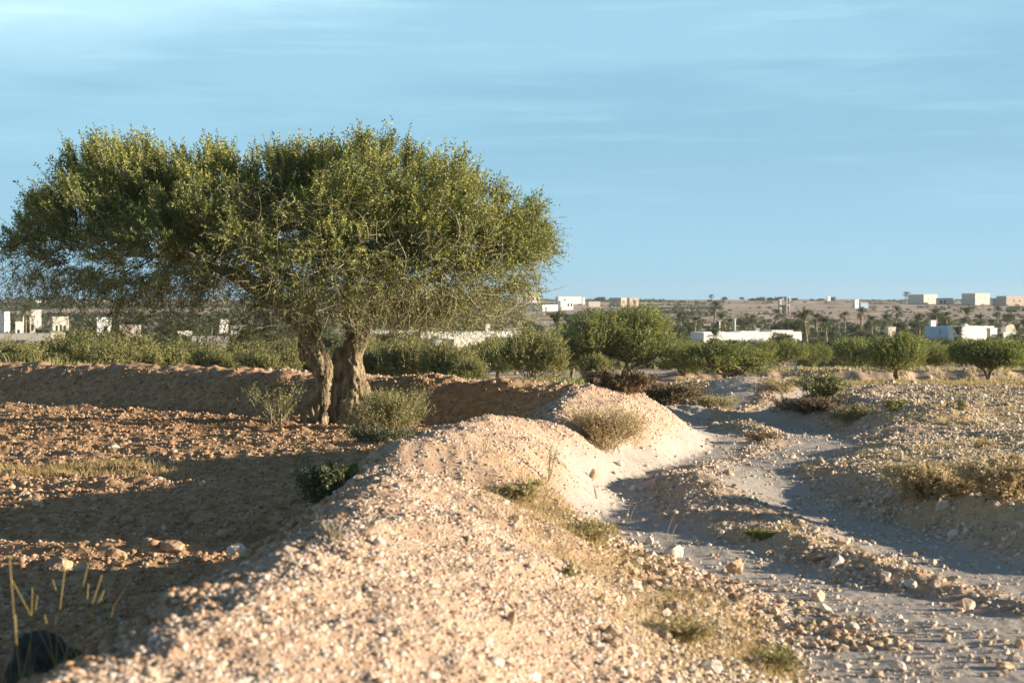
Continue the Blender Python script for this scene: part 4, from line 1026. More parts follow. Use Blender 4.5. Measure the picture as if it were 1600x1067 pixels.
# skyline
house(816, 844, 457, 469, 1330, 'large white two-storey house with arched roof terrace on the skyline', 'white', 9, -.35, wins=[(.1, .22, .3, .6), (.3, .42, .3, .6), (.75, .85, .3, .6)])
house(806, 817, 464, 470, 1320, 'small white annex left of the two-storey skyline house', 'white', 4, -.3)
house(868, 909, 463, 471, 1280, 'long white single-storey house on the skyline with one dark door', 'white', 7, -.3, doors=[(.25, .32, 0, .75)])
house(909, 914, 464, 471, 1270, 'tiny white cube hut right of the long skyline house', 'white', 2, -.3)
house(820, 872, 477, 489, 900, 'white house with a wide blue shaded left wall below the ridge', 'white', 13, -.8, doors=[(.15, .26, 0, .8)])
house(871, 896, 471, 484, 920, 'white house with two dark windows right of the blue-sided one', 'white', 5, -.35, wins=[(.55, .68, .4, .75), (.8, .92, .4, .75)])
house(917, 938, 471.5, 478, 1100, 'long low beige shed between the white houses and the brick shell', 'cream', 5, -.2)
house(953, 980, 464, 475, 1150, 'unfinished bare brick house with wide grey shaded side on the skyline, left of two', 'rawbrick', 11, -.75, wins=[(.35, .6, .4, .75)], parapet=False)
house(978, 998, 464, 475, 1160, 'unfinished bare brick house right of its grey-sided twin on the skyline', 'rawbrick', 5, -.5, wins=[(.4, .65, .4, .75)], parapet=False)
house(1425, 1467, 459.5, 471, 1180, 'cream house with long shaded left side beside the skyline palm', 'cream', 16, -.5, wins=[(.3, .36, .5, .65), (.7, .76, .5, .65)])
house(1464, 1490, 465, 471, 1170, 'low cream wing with open porch between the two large ridge houses', 'cream', 4, -.2, wins=[(.1, .25, .1, .7), (.35, .5, .1, .7)])
house(1508, 1549, 458, 471, 1160, 'tallest cream cube house on the ridge with small windows', 'cream', 13, -.5, wins=[(.3, .36, .55, .7), (.65, .71, .55, .7)])
house(1549, 1562, 465, 471, 1150, 'small cream annex right of the tallest ridge house', 'cream', 3, -.2)
house(1561, 1612, 462, 471, 1140, 'long pinkish house with bluish left end cut by the right edge of the ridge', 'rawbrick', 10, -.4, wins=[(.3, .35, .4, .65), (.55, .6, .4, .65), (.8, .85, .4, .65)])
house(1332, 1342, 469, 479, 1000, 'small white cube house with blue side on the bare pink slope', 'white', 3, -.5)
house(1343, 1357, 474, 480, 990, 'low white shed right of the small cube house on the bare pink slope', 'shadeblue', 3, -.2)  # its blue shade is put into the wall colour
house(54, 64, 468, 473, 1350, 'tiny pale house on the skyline at far left', 'white', 3, -.3)
house(158, 174, 468, 473, 1330, 'tiny cream house on the skyline behind the left crown', 'cream', 3, -.3)
house(381, 389, 472, 478, 1100, 'tiny white house seen in the gap under the left limb', 'white', 3, -.3)
house(1292, 1298, 462, 467, 1450, 'tiny white hut alone on the skyline right of the concrete frame tower', 'white', 2, -.3)
# bare concrete frame of a tower
Y = 860; X = (1225 - 800) / F * Y; top = CZ - (464 - HZ) / F * Y; zg = gz(X, Y) - .3; H = top - zg
o = empty('concrete_tower', (X, Y, zg), -.5); tag(o, 'unfinished grey concrete frame tower with open storeys on the bare slope', 'tower')
for i in (-1, 1):
    for j in (-1, 1):
        a_ = Acc(); box(a_, i * 1.9 - .35, i * 1.9 + .35, j * 1.9 - .35, j * 1.9 + .35, -.5, H - .3); a_.build('column', M['concrete'], o)
for k, z in enumerate((H * .5, H - .3)):
    a_ = Acc(); box(a_, -2.35, 2.35, -2.35, 2.35, z, z + .38); a_.build('slab', M['concrete'], o)
a_ = Acc(); box(a_, -1.5, -1.3, -1.5, 1.5, -.5, H - .32); box(a_, -1.28, 1.5, 1.4, 1.6, -.5, H * .5 - .01); a_.build('infill_wall', M['concrete'], o)

# ------------------------------------------------------------------ the grove: many olives over the valley floor
clear = [(676, 758, 576, 160), (1078, 1260, 526, 255), (1380, 1402, 518, 265), (1444, 1560, 521, 262), (1564, 1592, 521, 262), (575, 820, 519.5, 240), (815, 900, 484, 890), (20, 220, 507, 300), (-20, 12, 512, 295), (-20, 102, 525, 228), (275, 385, 511, 280), (300, 358, 531, 199), (1215, 1234, 479, 850), (1330, 1358, 477, 980)]
GO = 'olive trees of the valley grove'
cnt = 0
rg = np.random.default_rng(77)
placed = []
for k in range(4000):
    if cnt >= 215: break
    Y = 92 * (720 / 92) ** (rg.uniform() ** .8); xx = rg.uniform(-60, 1660); X = (xx - 800) / F * Y
    if any(abs(X - a) < (2.0 + Y * .004) and abs(Y - b_) < 6 + Y * .02 for a, b_ in placed): continue
    pr = (PD if Y > 150 else PA)[int(rg.integers(0, 4))]; hgt = rg.uniform(2.3, 3.5) if Y < 400 else rg.uniform(2.5, 4.5)
    zb = gz(X, Y); ytop = HZ + F * (CZ - zb - hgt) / Y; hw = hgt * .75 * F / Y
    ok = True
    for (a, b_, yb, Yb) in clear:
        if Y < Yb and xx + hw > a and xx - hw < b_ and ytop < yb: ok = False; break
    if not ok: continue
    if Y < 260 and ytop < 507: continue
    s = hgt / pr.h; sw = s * rg.uniform(.9, 1.25)
    pr.put((X, Y, zb - .05), rg.uniform(0, 6.28), (sw, sw, s), 'green olive tree of the grove filling the valley below the pink hills', 'olive tree', GO)
    placed.append((X, Y)); cnt += 1
print('grove', cnt)
# scrub on the far slopes
def scrub(name, n, y0, y1, seed, label, size=(.5, 1.4), thr=-.05, cell=90):
    r = np.random.default_rng(seed); Y = r.uniform(y0, y1, n); X = r.uniform(-.37, .37, n) * Y
    keep = (fbm(X, Y * 1.4, cell, 4, 90 + seed) > thr); X, Y = X[keep], Y[keep]
    for (a, b_, yb, Yb) in clear + [(815, 900, 489, 930), (1215, 1234, 482, 880), (1330, 1358, 480, 1010)]:
        pxx = X / Y * F + 800; bad = (Y < Yb) & (pxx > a - 4) & (pxx < b_ + 4) & (Y > Yb * .55); X, Y = X[~bad], Y[~bad]
    q_ = X / Y; bare_ = (q_ > .12) & (q_ < .29) & (Y > 700) & (Y < 1450) & (r.uniform(0, 1, len(X)) < .82); X, Y = X[~bare_], Y[~bare_]
    Zg = ground(X, Y, False); n = len(X); S = r.uniform(*size, n)
    m_ = 26; d = unit(r.normal(0, 1, (n, m_, 3))); d[..., 2] = np.abs(d[..., 2])
    C = np.stack([X, Y, Zg], 1)[:, None] + d * (S[:, None, None] * r.uniform(.4, 1, (n, m_, 1))) * (1.25, 1.25, .95)
    e1 = perp(d.reshape(-1, 3), r).reshape(d.shape) * (S[:, None, None] * .24); e2 = unit(np.cross(d, e1)) * (S[:, None, None] * .22)
    V = np.stack([C - e1, C - e2, C + e1, C + e2], 2).reshape(-1, 3); q = np.arange(n * m_)[:, None] * 4 + np.arange(4)[None]
    me = npmesh(name, V, q, False, {'rnd': np.repeat(np.clip(np.repeat(r.uniform(.1, .9, n), m_) + r.normal(0, .15, n * m_), 0, 1), 4)})
    o = link(name, me, M['scrub']); tag(o, label, 'scrub', None, 'stuff')
scrub('valley_scrub', 9000, 150, 760, 1, 'low green undergrowth between the trees of the valley floor', (.6, 1.5), -.35)
scrub('hillside_scrub', 15000, 740, 1600, 2, 'dark scrub dotted over the far pink hillside', (.7, 2.0), -.02, 150)
# skyline shrubs one by one
GS = 'round shrubs along the far skyline'
sky_x = np.sort(rg.uniform(-20, 1620, 190))
for x in sky_x:
    if any(a - 3 < x < b_ + 3 for a, b_ in [(806, 914), (953, 998), (1508, 1600), (1425, 1490)]) : continue
    if rg.uniform() > .5 + .5 * math.sin(x / 60): continue
    Y = rg.uniform(1480, 1640); X = (x - 800) / F * Y; pr = PD[int(rg.integers(0, 4))]; h = rg.uniform(2.2, 5.0)
    pr.put((X, Y, gz(X, Y) - .3), rg.uniform(0, 6.28), (h / 2.2, h / 2.2, h / 2.8), 'small dark round shrub on the far skyline', 'shrub', GS)

# ------------------------------------------------------------------ shrubs, tufts and straws close by
def make_shrub(name, loc, w, d, h, seed, n, leafmat, leaf, k, label, cat='shrub', stemmat='drytwig', up=.8, curl=.5, main=9, stem_r=.004, flowers=0, group=None, droop=0., spread=.7, lean=(0, 0), conform=False, wid=.3):
    r = np.random.default_rng(seed); root = empty(name, loc); tag(root, label, cat, group)
    z0 = float(ground(loc[0], loc[1])[0])
    st, lv, wd_ = Acc(), Acc(), Acc()
    # main woody stems rising from the base
    B = np.stack([r.normal(0, w * .13, main), r.normal(0, d * .13, main), np.full(main, -.03)], 1)
    E = np.stack([r.uniform(-.48, .48, main) * w + lean[0], r.uniform(-.48, .48, main) * d + lean[1], h * r.uniform(.45, .9, main)], 1)
    segs = []
    for i in range(main):
        mid = (B[i] + E[i]) / 2 + (0, 0, h * .08) + r.normal(0, .05 * w, 3) * (1, 1, .3)
        c = catm(np.array([B[i], mid, E[i]]), 5); V, Fq = tube(c, np.linspace(stem_r * 2.6, stem_r, len(c)), 5); wd_.add(V, Fq); segs.append(c)
    segs = np.array(segs)
    mi = r.integers(0, main, n); tt = r.uniform(0, 1, n) ** .7 * (segs.shape[1] - 1); i0 = np.minimum(tt.astype(int), segs.shape[1] - 2); f = (tt - i0)[:, None]
    P = segs[mi, i0] * (1 - f) + segs[mi, i0 + 1] * f + r.normal(0, .07, (n, 3)) * (w, d, h * .6)
    if conform: P[:, 2] = ground(loc[0] + P[:, 0], loc[1] + P[:, 1]) - loc[2] + np.abs(r.normal(0, h * .22, n))
    P[:, 2] = np.maximum(P[:, 2], 0 if not conform else -9)
    outw = unit(np.stack([P[:, 0], P[:, 1], np.full(n, .1 * h)], 1))
    D = unit(outw * (1 - up * .5) + np.array([0, 0, up]) + r.normal(0, .35, (n, 3)))
    Ln = r.uniform(.18, .45, n) * h
    rs = r.uniform(.1, .9, n)
    shoots(P, D, Ln, r, leaf, leaf * wid, k, curl, spread, droop, rs, stem_r * .6, st, lv if k else None)
    wd_.build('stem', M[stemmat], root)
    if k: two('foliage', lv, leafmat, st, stemmat, root)
    else: st.build('foliage', M[stemmat], root)
    if flowers:
        fl = Acc(); q = r.choice(n, flowers); shoots(P[q] + D[q] * Ln[q][:, None] * .8, D[q], np.full(flowers, .04), r, .022, .008, 8, .2, .8, 0, r.uniform(0, 1, flowers), .001, None, fl); fl.build('flowers', M['pink'], root)
    return root

def onground(x, y, guess=None):
    """where the line of sight of a photo pixel first meets the ground"""
    Ys = np.geomspace(4.3, 60, 2500); Xs = (x - 800) / F * Ys; Zs = CZ - (y - HZ) / F * Ys
    hit = np.nonzero(ground(Xs, Ys, False) >= Zs)[0]; k = hit[0] if len(hit) else len(Ys) - 1
    return float(Xs[k]), float(Ys[k]), float(ground(Xs[k], Ys[k])[0])
def sh(name, x, y, wpx, hpx, seed, *a, dfac=.8, **kw):
    X, Y, z = onground(x, y); m = Y / F
    return make_shrub(name, (X, Y + wpx * m * dfac * .3, float(ground(X, Y + wpx * m * dfac * .3)[0]) - .01), wpx * m, wpx * m * dfac, hpx * m, seed, *a, **kw)

sh('shrub', 424, 668, 110, 62, 1, 150, 'weed', .045, 7, 'sparse shrub with bare twigs and yellow-green leaves left of the large olive trunk', 'shrub', 'twig', 1.0, .4, 14, .005)
sh('shrub', 604, 676, 124, 66, 2, 1500, 'greybush', .028, 12, 'pale grey-green feathery bush at the right foot of the large olive trunk', 'shrub', 'drytwig', 1.0, .4, 18, .003)
sh('shrub', 590, 700, 110, 34, 3, 700, 'darkbush', .03, 10, 'dark low bush in the berm shadow below the pale feathery bush', 'shrub', 'drytwig', .7, .4, 12, .003)
sh('shrub', 500, 790, 80, 52, 4, 800, 'darkbush', .03, 12, 'dark round bush in shadow at the left foot of the berm', 'shrub', 'drytwig', .8, .4, 14, .003)
sh('shrub', 547, 748, 42, 20, 5, 160, 'weed', .035, 9, 'small bright green tuft catching the sun beside the berm foot', 'weed', 'twig', .8, .4, 8, .003)
sh('weed', 472, 752, 22, 48, 6, 26, 'weed', .03, 8, 'thin upright yellow-green weed standing alone on the dark field', 'weed', 'twig', 1.6, .2, 3, .003)
sh('shrub', 948, 708, 122, 62, 7, 1300, 'palebrush', .026, 8, 'wispy pale straw-green bush on the sunlit right side of the berm', 'shrub', 'drytwig', 1.2, .35, 26, .0028, spread=.5)
sh('shrub', 968, 614, 96, 34, 8, 1300, 'rustbush', .035, 12, 'rusty brown shrub on the crest just behind the far end of the berm', 'shrub', 'drytwig', .7, .4, 16, .004)
sh('shrub', 1050, 636, 100, 34, 9, 1300, 'rustbush', .03, 12, 'dark brown low shrub spreading over the bend of the track', 'shrub', 'drytwig', .5, .4, 16, .004)
sh('weed', 1125, 640, 74, 22, 10, 420, 'drybush', .03, 8, 'low yellowish weeds between the dark brown shrub and the gravel mound', 'weed', 'drytwig', .8, .4, 12, .003)
sh('shrub', 1288, 626, 84, 38, 11, 620, 'greybush', .04, 9, 'yellow-green shrub right of the gravel mound', 'shrub', 'drytwig', .8, .4, 12, .004)
sh('shrub', 1225, 618, 60, 22, 12, 380, 'drybush', .03, 7, 'dry greyish brush leaning against the gravel mound', 'shrub', 'drytwig', .6, .5, 12, .003)
sh('heath', 1265, 655, 120, 24, 13, 1200, 'rustbush', .028, 9, 'low brown heath along the bank above the far bend of the right rut', 'heath', 'drytwig', .6, .4, 18, .003, flowers=60)
sh('heath', 1335, 658, 84, 24, 14, 620, 'greybush', .026, 8, 'low heath with pinkish flowers at the top of the right bank', 'heath', 'drytwig', .6, .4, 16, .003, flowers=200)
sh('shrub', 1478, 772, 160, 50, 15, 1300, 'palebrush', .034, 8, 'wide dry brush on the stony flat, left one of the pair above the right rut', 'shrub', 'drytwig', .7, .6, 26, .003, spread=.6)
sh('shrub', 1580, 782, 120, 58, 16, 950, 'palebrush', .034, 8, 'wide dry brush cut by the right edge of the picture', 'shrub', 'drytwig', .7, .6, 20, .003, spread=.6)
sh('shrub', 1405, 640, 40, 20, 17, 170, 'weed', .03, 8, 'small dark green plant alone on the stony flat', 'weed', 'twig', .9, .4, 8, .003)
sh('weed', 1496, 640, 26, 14, 18, 110, 'weed', .03, 8, 'little green weed beside the row of white stones', 'weed', 'twig', .9, .4, 6, .003)
sh('weed', 1195, 690, 62, 14, 19, 300, 'rustbush', .022, 7, 'small orange-brown tuft on the ridge between the ruts', 'weed', 'drytwig', .5, .5, 8, .002)
sh('weed', 1195, 838, 50, 14, 20, 220, 'weed', .02, 8, 'small green tuft on the shaded side of the ridge between the ruts', 'weed', 'drytwig', .5, .5, 8, .002)
sh('weed', 815, 790, 90, 26, 21, 380, 'drybush', .024, 8, 'golden dry weed patch on the right side of the berm', 'weed', 'drytwig', .6, .5, 12, .002)
sh('weed', 905, 850, 130, 26, 22, 620, 'drybush', .024, 8, 'flattened straw-coloured grass tuft beside the left rut', 'weed', 'drytwig', .5, .6, 12, .002)
sh('weed', 855, 752, 30, 58, 23, 22, 'weed', .02, 6, 'single spindly weed stalk on the sunlit berm slope', 'weed', 'drytwig', 1.8, .2, 2, .003)
sh('weed', 1060, 1010, 130, 40, 24, 380, 'drybush', .02, 8, 'greenish dry tuft near the bottom edge between berm and track', 'weed', 'drytwig', .8, .5, 12, .0015)
sh('weed', 1225, 1050, 90, 44, 25, 240, 'weed', .016, 7, 'yellow-green sprig at the bottom edge beside the bright track', 'weed', 'drytwig', .9, .5, 9, .0015)
sh('weed', 517, 850, 52, 44, 26, 0 + 60, 'greybush', .03, 0, 'spiky tuft of pale bare stalks at the berm foot beside the lit strip', 'weed', 'drytwig', 1.4, .3, 14, .003)
sh('weed', 895, 905, 24, 26, 27, 30, 'weed', .02, 7, 'tiny green sprout among the rubble near the track edge', 'weed', 'twig', 1.0, .3, 4, .002)
sh('weed', 1540, 700, 36, 12, 28, 120, 'drybush', .02, 7, 'small tan tuft on the stony flat behind the wide dry brush', 'weed', 'drytwig', .7, .4, 6, .002)
sh('weed', 935, 700 + 82, 16, 42, 29, 8, 'straw', .02, 0, 'thin dry stalk leaning over the left rut, farther of two', 'weed', 'drytwig', 2.0, .2, 2, .002)
for x, y, h_, lab in [(978, 815, 46, 'pair of thin dry stalks standing in the bend of the left rut'), (1040, 852, 56, 'tall thin dry stalk rising from the left rut edge')]:
    X, Y, z = onground(x, y); o = empty('dry_stalk', (X, Y, z)); tag(o, lab, 'stalk'); a_ = Acc(); m_ = Y / F
    for k in range(2):
        c = catm(np.array([(k * .02, 0, -.02), (k * .05 + .03, .01, h_ * m_ * .5), (.09 + k * .04, 0, h_ * m_ * (1 - .3 * k))]), 5); V, Fq = tube(c, np.linspace(.0035, .0015, len(c)), 5); a_.add(V, Fq)
    a_.build('stalk', M['drytwig'], o)
# straws right before the camera, lower left
GSW = 'dry straws in the lower left corner'
for i, (x, yb, yt, ln) in enumerate([(16, 985, 868, -8), (26, 940, 900, -10), (54, 1000, 918, 2), (92, 975, 905, -12), (70, 1010, 960, -6), (105, 905, 870, 2), (136, 995, 912, 6), (130, 912, 880, 4), (148, 972, 898, 8), (162, 992, 935, 2), (88, 1015, 968, -8), (22, 1000, 960, -4), (155, 950, 922, 8), (60, 960, 930, 4)]):
    Y = 6.3 + (i * .37) % 1.3; p0 = px(x - ln, yb, Y); p1 = px(x + ln, yt, Y); zg = float(ground(p0.x, Y)[0]); s_ = (p1 - p0).normalized()
    base_ = Vector((p0.x - s_.x / max(s_.z, .3) * (p0.z - zg), Y, zg - .02)); o = empty('dry_straw', base_); a_ = Acc()
    e = np.array(p1 - base_); c = catm(np.array([(0, 0, 0), e * .5 + (.012 * math.sin(i * 2.1), 0, 0), e + (.015 * math.cos(i * 1.7), 0, 0)]), 5); V, Fq = tube(c, np.linspace(.0016, .0026, len(c)), 5); a_.add(V, Fq)
    u = np.array([.0, -.3, 1]); r_ = np.random.default_rng(i); ear = Acc()
    a_.build('stem', M['straw'], o); tag(o, 'blurred pale upright straw in the lower left corner', 'straw', GSW)

# grass that nobody could count (fine dry blades in the corner come with it below)
def blades(name, X, Y, h, wd, mat, label, seed, lean=.35):
    r = np.random.default_rng(seed); n = len(X); Zg = ground(X, Y) - .01; H = h * r.uniform(.4, 1.2, n) 
    a = r.uniform(0, 6.283, n); dx = np.cos(a) * H * lean * r.uniform(.3, 1.6, n); dy = np.sin(a) * H * lean * r.uniform(.3, 1.6, n)
    p0 = np.stack([X, Y, Zg], 1); p1 = p0 + np.stack([dx * .35, dy * .35, H * .6], 1); p2 = p0 + np.stack([dx, dy, H], 1)
    b_ = r.uniform(0, 6.283, n); w_ = np.stack([np.cos(b_), np.sin(b_), 0 * b_], 1) * (wd * (1 + .05 * Y))[:, None]
    V = np.stack([p0 - w_, p0 + w_, p1 + w_ * .8, p1 - w_ * .8, p2 + w_ * .2, p2 - w_ * .2], 1).reshape(-1, 3)
    i0 = np.arange(n)[:, None] * 6; q = np.concatenate([i0 + [[0, 1, 2, 3]], i0 + [[3, 2, 4, 5]]])
    o = link(name, npmesh(name, V, q, False, {'rnd': np.repeat(r.uniform(.05, .95, n), 6)}), M[mat]); tag(o, label, 'grass', None, 'stuff')
X, Y, r = scatter(540000, 7.5, 60, 1.0, .47, 61)
Yn = np.minimum(Y, 60)
g1 = sst(-.1, .25, fbm(X, Y, 1.6, 4, 160)); g0 = sst(.2, .8, bil(MAPS['right'], X, Y))
w = (1 - sst(.2, .5, bil(MAPS['field'], X, Y))) * (1 - sst(.1, .4, bil(MAPS['road'], X, Y))) * (1 - np.clip(bil(MAPS['berm'], X, Y) * 3.0, 0, 1)) * g1 * (.5 + .5 * g0)
w = w * (1 - .75 * np.clip(bil(MAPS['bank'], X, Y) * 2, 0, 1))
keep = r.uniform(0, 1, len(X)) < w; X, Y = X[keep], Y[keep]
blades('dry_grass', X, Y, .05, .0016, 'straw', 'short straw-coloured dry grass on the stony flat and the verge', 62, .8)
r = np.random.default_rng(63); n = 70000; Y = r.uniform(52, 76, n); X = r.uniform(.195, .38, n) * Y
blades('yellow_grass', X, Y, .16, .006, 'straw', 'yellow dry grass on the field around the small double-trunked olive', 64, .5)
r = np.random.default_rng(65); n = 30000; Y = r.uniform(20.5, 25, n); X = r.normal(-6.6, 1.6, n); k_ = (np.abs(Y - 21.6 - .25 * (X + 6)) < .8); X, Y = X[k_], Y[k_]
blades('field_grass', X, Y, .09, .0018, 'straw', 'thin pale grass along the shadow edge on the ploughed field', 66, .5)
r = np.random.default_rng(67); n = 60000; Y = r.uniform(41, 58, n); X = r.uniform(-.36, .05, n) * Y; k_ = fbm(X, Y, 3, 3, 9) > -.02
blades('green_weeds', X[k_], Y[k_], .26, .004, 'weed', 'tall light green weeds growing behind the far bank', 68, .35)

PX_, PY_ = [], []
r = np.random.default_rng(72)
for (x, y, n, s_) in [(850, 785, 1500, .25), (880, 800, 1200, .2), (905, 848, 2200, .28), (860, 850, 1000, .2), (1090, 975, 1500, .3), (1190, 1010, 1500, .3), (1050, 940, 900, .25), (1240, 1045, 1200, .25), (985, 1000, 700, .2), (800, 760, 900, .2), (1000, 700, 700, .15), (1235, 745, 500, .2)]:
    n = int(n * .6); X0, Y0, _z = onground(x, y); PX_.append(r.normal(X0, s_ * 1.3, n)); PY_.append(r.normal(Y0, s_ * 1.8, n))
PX_, PY_ = np.concatenate(PX_), np.concatenate(PY_); k_ = bil(MAPS['road'], PX_, PY_) < .3
blades('verge_grass', PX_[k_], PY_[k_], .085, .0012, 'straw', 'golden dry grass patches between the berm foot and the left rut', 73, .9)
r = np.random.default_rng(69); n = 1500; Y = r.uniform(60, 96, n); X = r.uniform(.1, .38, n) * Y; k_ = fbm(X, Y, 4, 4, 29) > -.05; X, Y = X[k_], Y[k_]
blades('bank_grass', np.repeat(X, 14) + r.normal(0, .14, len(X) * 14), np.repeat(Y, 14) + r.normal(0, .2, len(X) * 14), .2, .006, 'drybush', 'dry tufts growing along the ochre cut bank beyond the stony flat', 70, .5)
k_ = r.uniform(0, 1, len(X)) < .5; stones('bank_rubble', X[k_] + 1.3, Y[k_] + .7, r.uniform(.06, .3, k_.sum()), M['stone'], 'rubble fallen along the ochre cut bank', 71, .4)

# ------------------------------------------------------------------ single rocks
def rock(name, x, y, wpx, hpx, seed, mat, label, group=None, dep=.8, rough=1.0):
    X, Y, z = onground(x, y); w_ = wpx / F * Y; h = hpx / F * Y; r = np.random.default_rng(seed)
    v, f = ico(3 if wpx > 24 else 2)
    for k in range(11):                                # knock flat facets off the lump
        nrm = unit(r.normal(0, 1, 3)); c = r.uniform(.55, .85); q = v @ nrm; v = v - np.outer(np.maximum(q - c, 0), nrm)
    nn_ = np.array([mnoise.fractal(Vector(p * 2.2 + seed), 1.0, 2.0, 4) for p in v]); v = v * (1 + .09 * rough * nn_[:, None])
    v = v / np.abs(v).max(0) * (w_ / 2, w_ * dep / 2, h * .62)
    a = r.normal(0, .25); v = np.stack([v[:, 0] * math.cos(a) - v[:, 1] * math.sin(a), v[:, 0] * math.sin(a) + v[:, 1] * math.cos(a), v[:, 2]], 1)
    v[:, 2] += h * .38
    o = link(name, npmesh(name, v, f, False), M[mat]); o.location = (X, Y + w_ * dep * .35, float(ground(X, Y + w_ * dep * .35, True)[0]) - .01); tag(o, label, 'rock', group); return o
rk = [
 (372, 872, 44, 27, 'rock_pale', 'large pale block of stone on the sunlit strip of the ploughed field'),
 (452, 880, 38, 18, 'rock', 'rounded pinkish stone just right of the large pale block'),
 (231, 1045, 34, 26, 'rock', 'rounded tan stone near the bottom edge on the shaded berm edge'),
 (584, 822, 14, 12, 'rock', 'small lone stone glowing in the shaded slope of the berm'),
 (592, 846, 22, 18, 'rock_pale', 'pointed pale stone at the light edge of the berm crest'),
 (1052, 872, 34, 24, 'rock_pale', 'white rough rock on the near edge of the left rut'),
 (1150, 898, 34, 26, 'rock_ochre', 'ochre rounded rock on the near edge of the left rut'),
 (1222, 945, 16, 15, 'rock', 'small square pinkish stone left of the bright track'),
 (1280, 940, 26, 20, 'rock', 'pinkish tilted stone right of the small square one'),
 (1290, 958, 22, 18, 'rock_pale', 'pale block-like stone below the tilted pinkish one'),
 (1332, 985, 24, 15, 'rock_pale', 'pale low stone in the middle of the bright track at the bottom'),
 (1424, 915, 24, 18, 'rock_pale', 'pale wedge stone in the row between the tracks'),
 (1463, 912, 18, 14, 'rock', 'small pink stone right of the pale wedge stone'),
 (1512, 955, 32, 24, 'rock', 'large tan double-humped stone casting a long shadow at right'),
 (1405, 1046, 26, 20, 'rock_pale', 'pale cracked stone near the bottom of the bright track'),
 (1572, 1046, 38, 13, 'rock_ochre', 'long flat ochre stone in the lower right corner'),
 (1597, 1012, 20, 18, 'rock_ochre', 'brown stone cut by the right edge low down'),
 (1390, 880, 16, 12, 'rock', 'small stone at the tip of the gravel ridge between the ruts'),
 (1320, 850, 24, 14, 'rock', 'broad brownish stone on the ridge between the ruts'),
 (1270, 838, 24, 20, 'rock', 'brown angular stone highest on the ridge between the ruts'),
 (1372, 778, 18, 12, 'rock', 'small stone on the lip of the right bank, left of the dry brush'),
 (1474, 790, 24, 15, 'rock_pale', 'grey-white stone under the wide dry brush'),
 (1558, 800, 15, 14, 'rock', 'upright pinkish stone on the shaded bank at right'),
 (1462, 812, 10, 14, 'rock', 'small upright stone on the shaded bank below the dry brush'),
 (1400, 680, 10, 9, 'rock_pale', 'small pale stone on the stony flat left of the dry brush'),
 (1539, 626, 10, 9, 'rock_pale', 'white stone standing out on the horizon edge of the stony flat'),
 (1078, 768, 9, 8, 'rock_pale', 'small white ball-like stone in the left rut, left one of two'),
 (1089, 767, 9, 7, 'rock_pale', 'small white ball-like stone in the left rut, right one of two'),
 (1126, 800, 9, 8, 'rock_pale', 'small white stone in the shadow of the gravel ridge'),
 (927, 748, 11, 18, 'rock_ochre', 'small orange upright clod at the foot of the berm near the left rut'),
 (967, 728, 20, 9, 'rock_pale', 'flat pale stone under the wispy bush on the berm'),
 (805, 822, 24, 16, 'rock', 'tan stone set in the berm slope above the grass tuft'),
 (175, 700, 22, 12, 'rock_pale', 'white stone on the sunlit far part of the ploughed field'),
 (57, 800, 20, 16, 'rock', 'grey stone in the shadow at the left edge of the field'),
 (35, 784, 30, 18, 'rock', 'larger brownish stone above the grey one at the left edge'),
 (255, 828, 10, 7, 'rock_pale', 'small bluish white stone in the middle of the shaded field'),
 (160, 846, 20, 18, 'earth_lump', 'pinkish clod at the upper edge of the sunlit strip'),
 (270, 870, 50, 17, 'earth_lump', 'broad lump of earth in the sunlit strip left of the pale block'),
 (85, 890, 50, 22, 'earth_lump', 'broad earth lump in the sunlit strip near the left edge'),
 (115, 896, 24, 16, 'rock_pale', 'pale clod beside the broad earth lump near the left edge'),
 (180, 882, 38, 16, 'earth_lump', 'cracked earth lump midway along the sunlit strip'),
 (800, 850 + 130, 18, 22, 'rock_ochre', 'brown stone half sunk in the bright gravel at the bottom'),
 (950, 1025, 20, 16, 'rock_ochre', 'reddish stone half sunk in the bright gravel at the bottom'),
 (1048, 1015, 14, 12, 'rock_dark', 'small dark bluish stone in the grass near the bottom edge'),
]
for i, q in enumerate(rk): rock('rock', *q[:4], 500 + i, q[4], q[5])
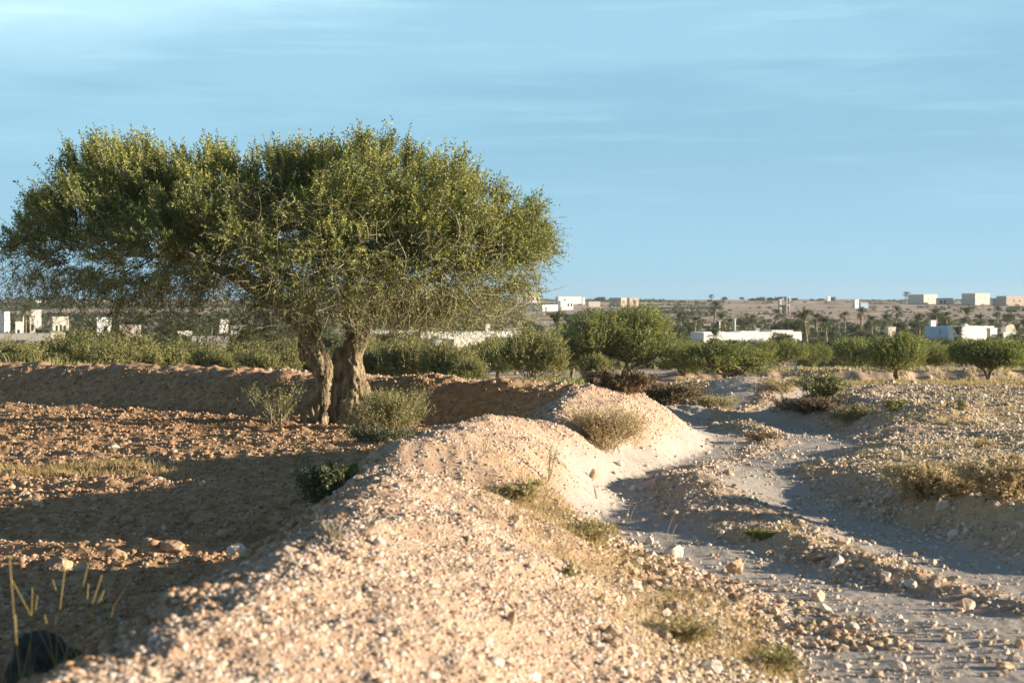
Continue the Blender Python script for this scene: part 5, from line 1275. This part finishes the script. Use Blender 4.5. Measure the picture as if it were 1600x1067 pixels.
# dark rounded boulder in the corner, standing on the field in shadow
Yb = 8.2; p = px(68, 1067, Yb); zg = float(ground(p.x, Yb, False)[0]); 
def boulder():
    v, f = ico(4); r = np.random.default_rng(9)
    nn_ = np.array([mnoise.fractal(Vector(q * 1.3 + 4), 1.0, 2.0, 4) for q in v]); v = v * (1 + .2 * nn_[:, None])
    top = px(68, 992, Yb).z; h = top - zg + .05; v = v * (.19, .2, h / 2) + (0, 0, h / 2 - .05)
    o = link('boulder', npmesh('boulder', v, f, True), M['rock_dark']); o.location = (p.x, Yb, zg); tag(o, 'dark rounded boulder in the lower left corner behind the straws', 'boulder')
boulder()
r = np.random.default_rng(74); n = 170; Yb_ = r.uniform(6.3, 7.9, n); Xb_ = Yb_ * r.uniform(-.33, -.235, n)
blades('corner_grass', Xb_, Yb_, .22, .0006, 'straw', 'thin bent dry grass in the lower left corner', 75, .5)
# fallen twigs
for i, (x, y, l, a) in enumerate([(255, 862, 60, .05), (640, 715, 1, 0), (965, 655, 30, -.9), (1205, 868, 22, -.4)]):
    if l < 5: continue
    X, Y, z = onground(x, y); m_ = Y / F; o = empty('fallen_twig', (X, Y, z + .02)); a_ = Acc(); n = l * m_
    c = catm(np.array([(-n / 2, 0, 0), (0, .02, .02 + n * .05), (n / 2, -.02, n * math.sin(a) * .4)]), 5); V, Fq = tube(c, np.linspace(.008, .003, len(c)), 6); a_.add(V, Fq); a_.build('stick', M['drytwig'], o)
    tag(o, ['pale stick lying on the sunlit strip of the ploughed field', '', 'small crooked dry twig on the mound at the end of the berm', 'short brown stick on the ridge between the ruts'][i], 'twig')

# drop prototypes that were never placed
for pr in PA + PB + PD + PP + [big, sm]:
    if not pr.used:
        for c in list(pr.root.children): bpy.data.objects.remove(c)
        bpy.data.objects.remove(pr.root)

# thin evening haze over the plain
if USE_HAZE:
    a_ = Acc(); box(a_, -3000, 3000, -60, 4900, -25, 45)
    hm_ = bpy.data.materials.new('haze_air'); hm_.use_nodes = True; t = hm_.node_tree; t.nodes.remove(t.nodes['Principled BSDF'])
    pv = t.nodes.new('ShaderNodeVolumePrincipled'); pv.inputs['Color'].default_value = (.8, .9, 1, 1); pv.inputs['Density'].default_value = .0001; pv.inputs['Anisotropy'].default_value = 0.3
    t.links.new(pv.outputs[0], t.nodes['Material Output'].inputs['Volume'])
    o = a_.build('haze', hm_); tag(o, 'thin pale haze over the distant plain', 'haze', None, 'stuff')
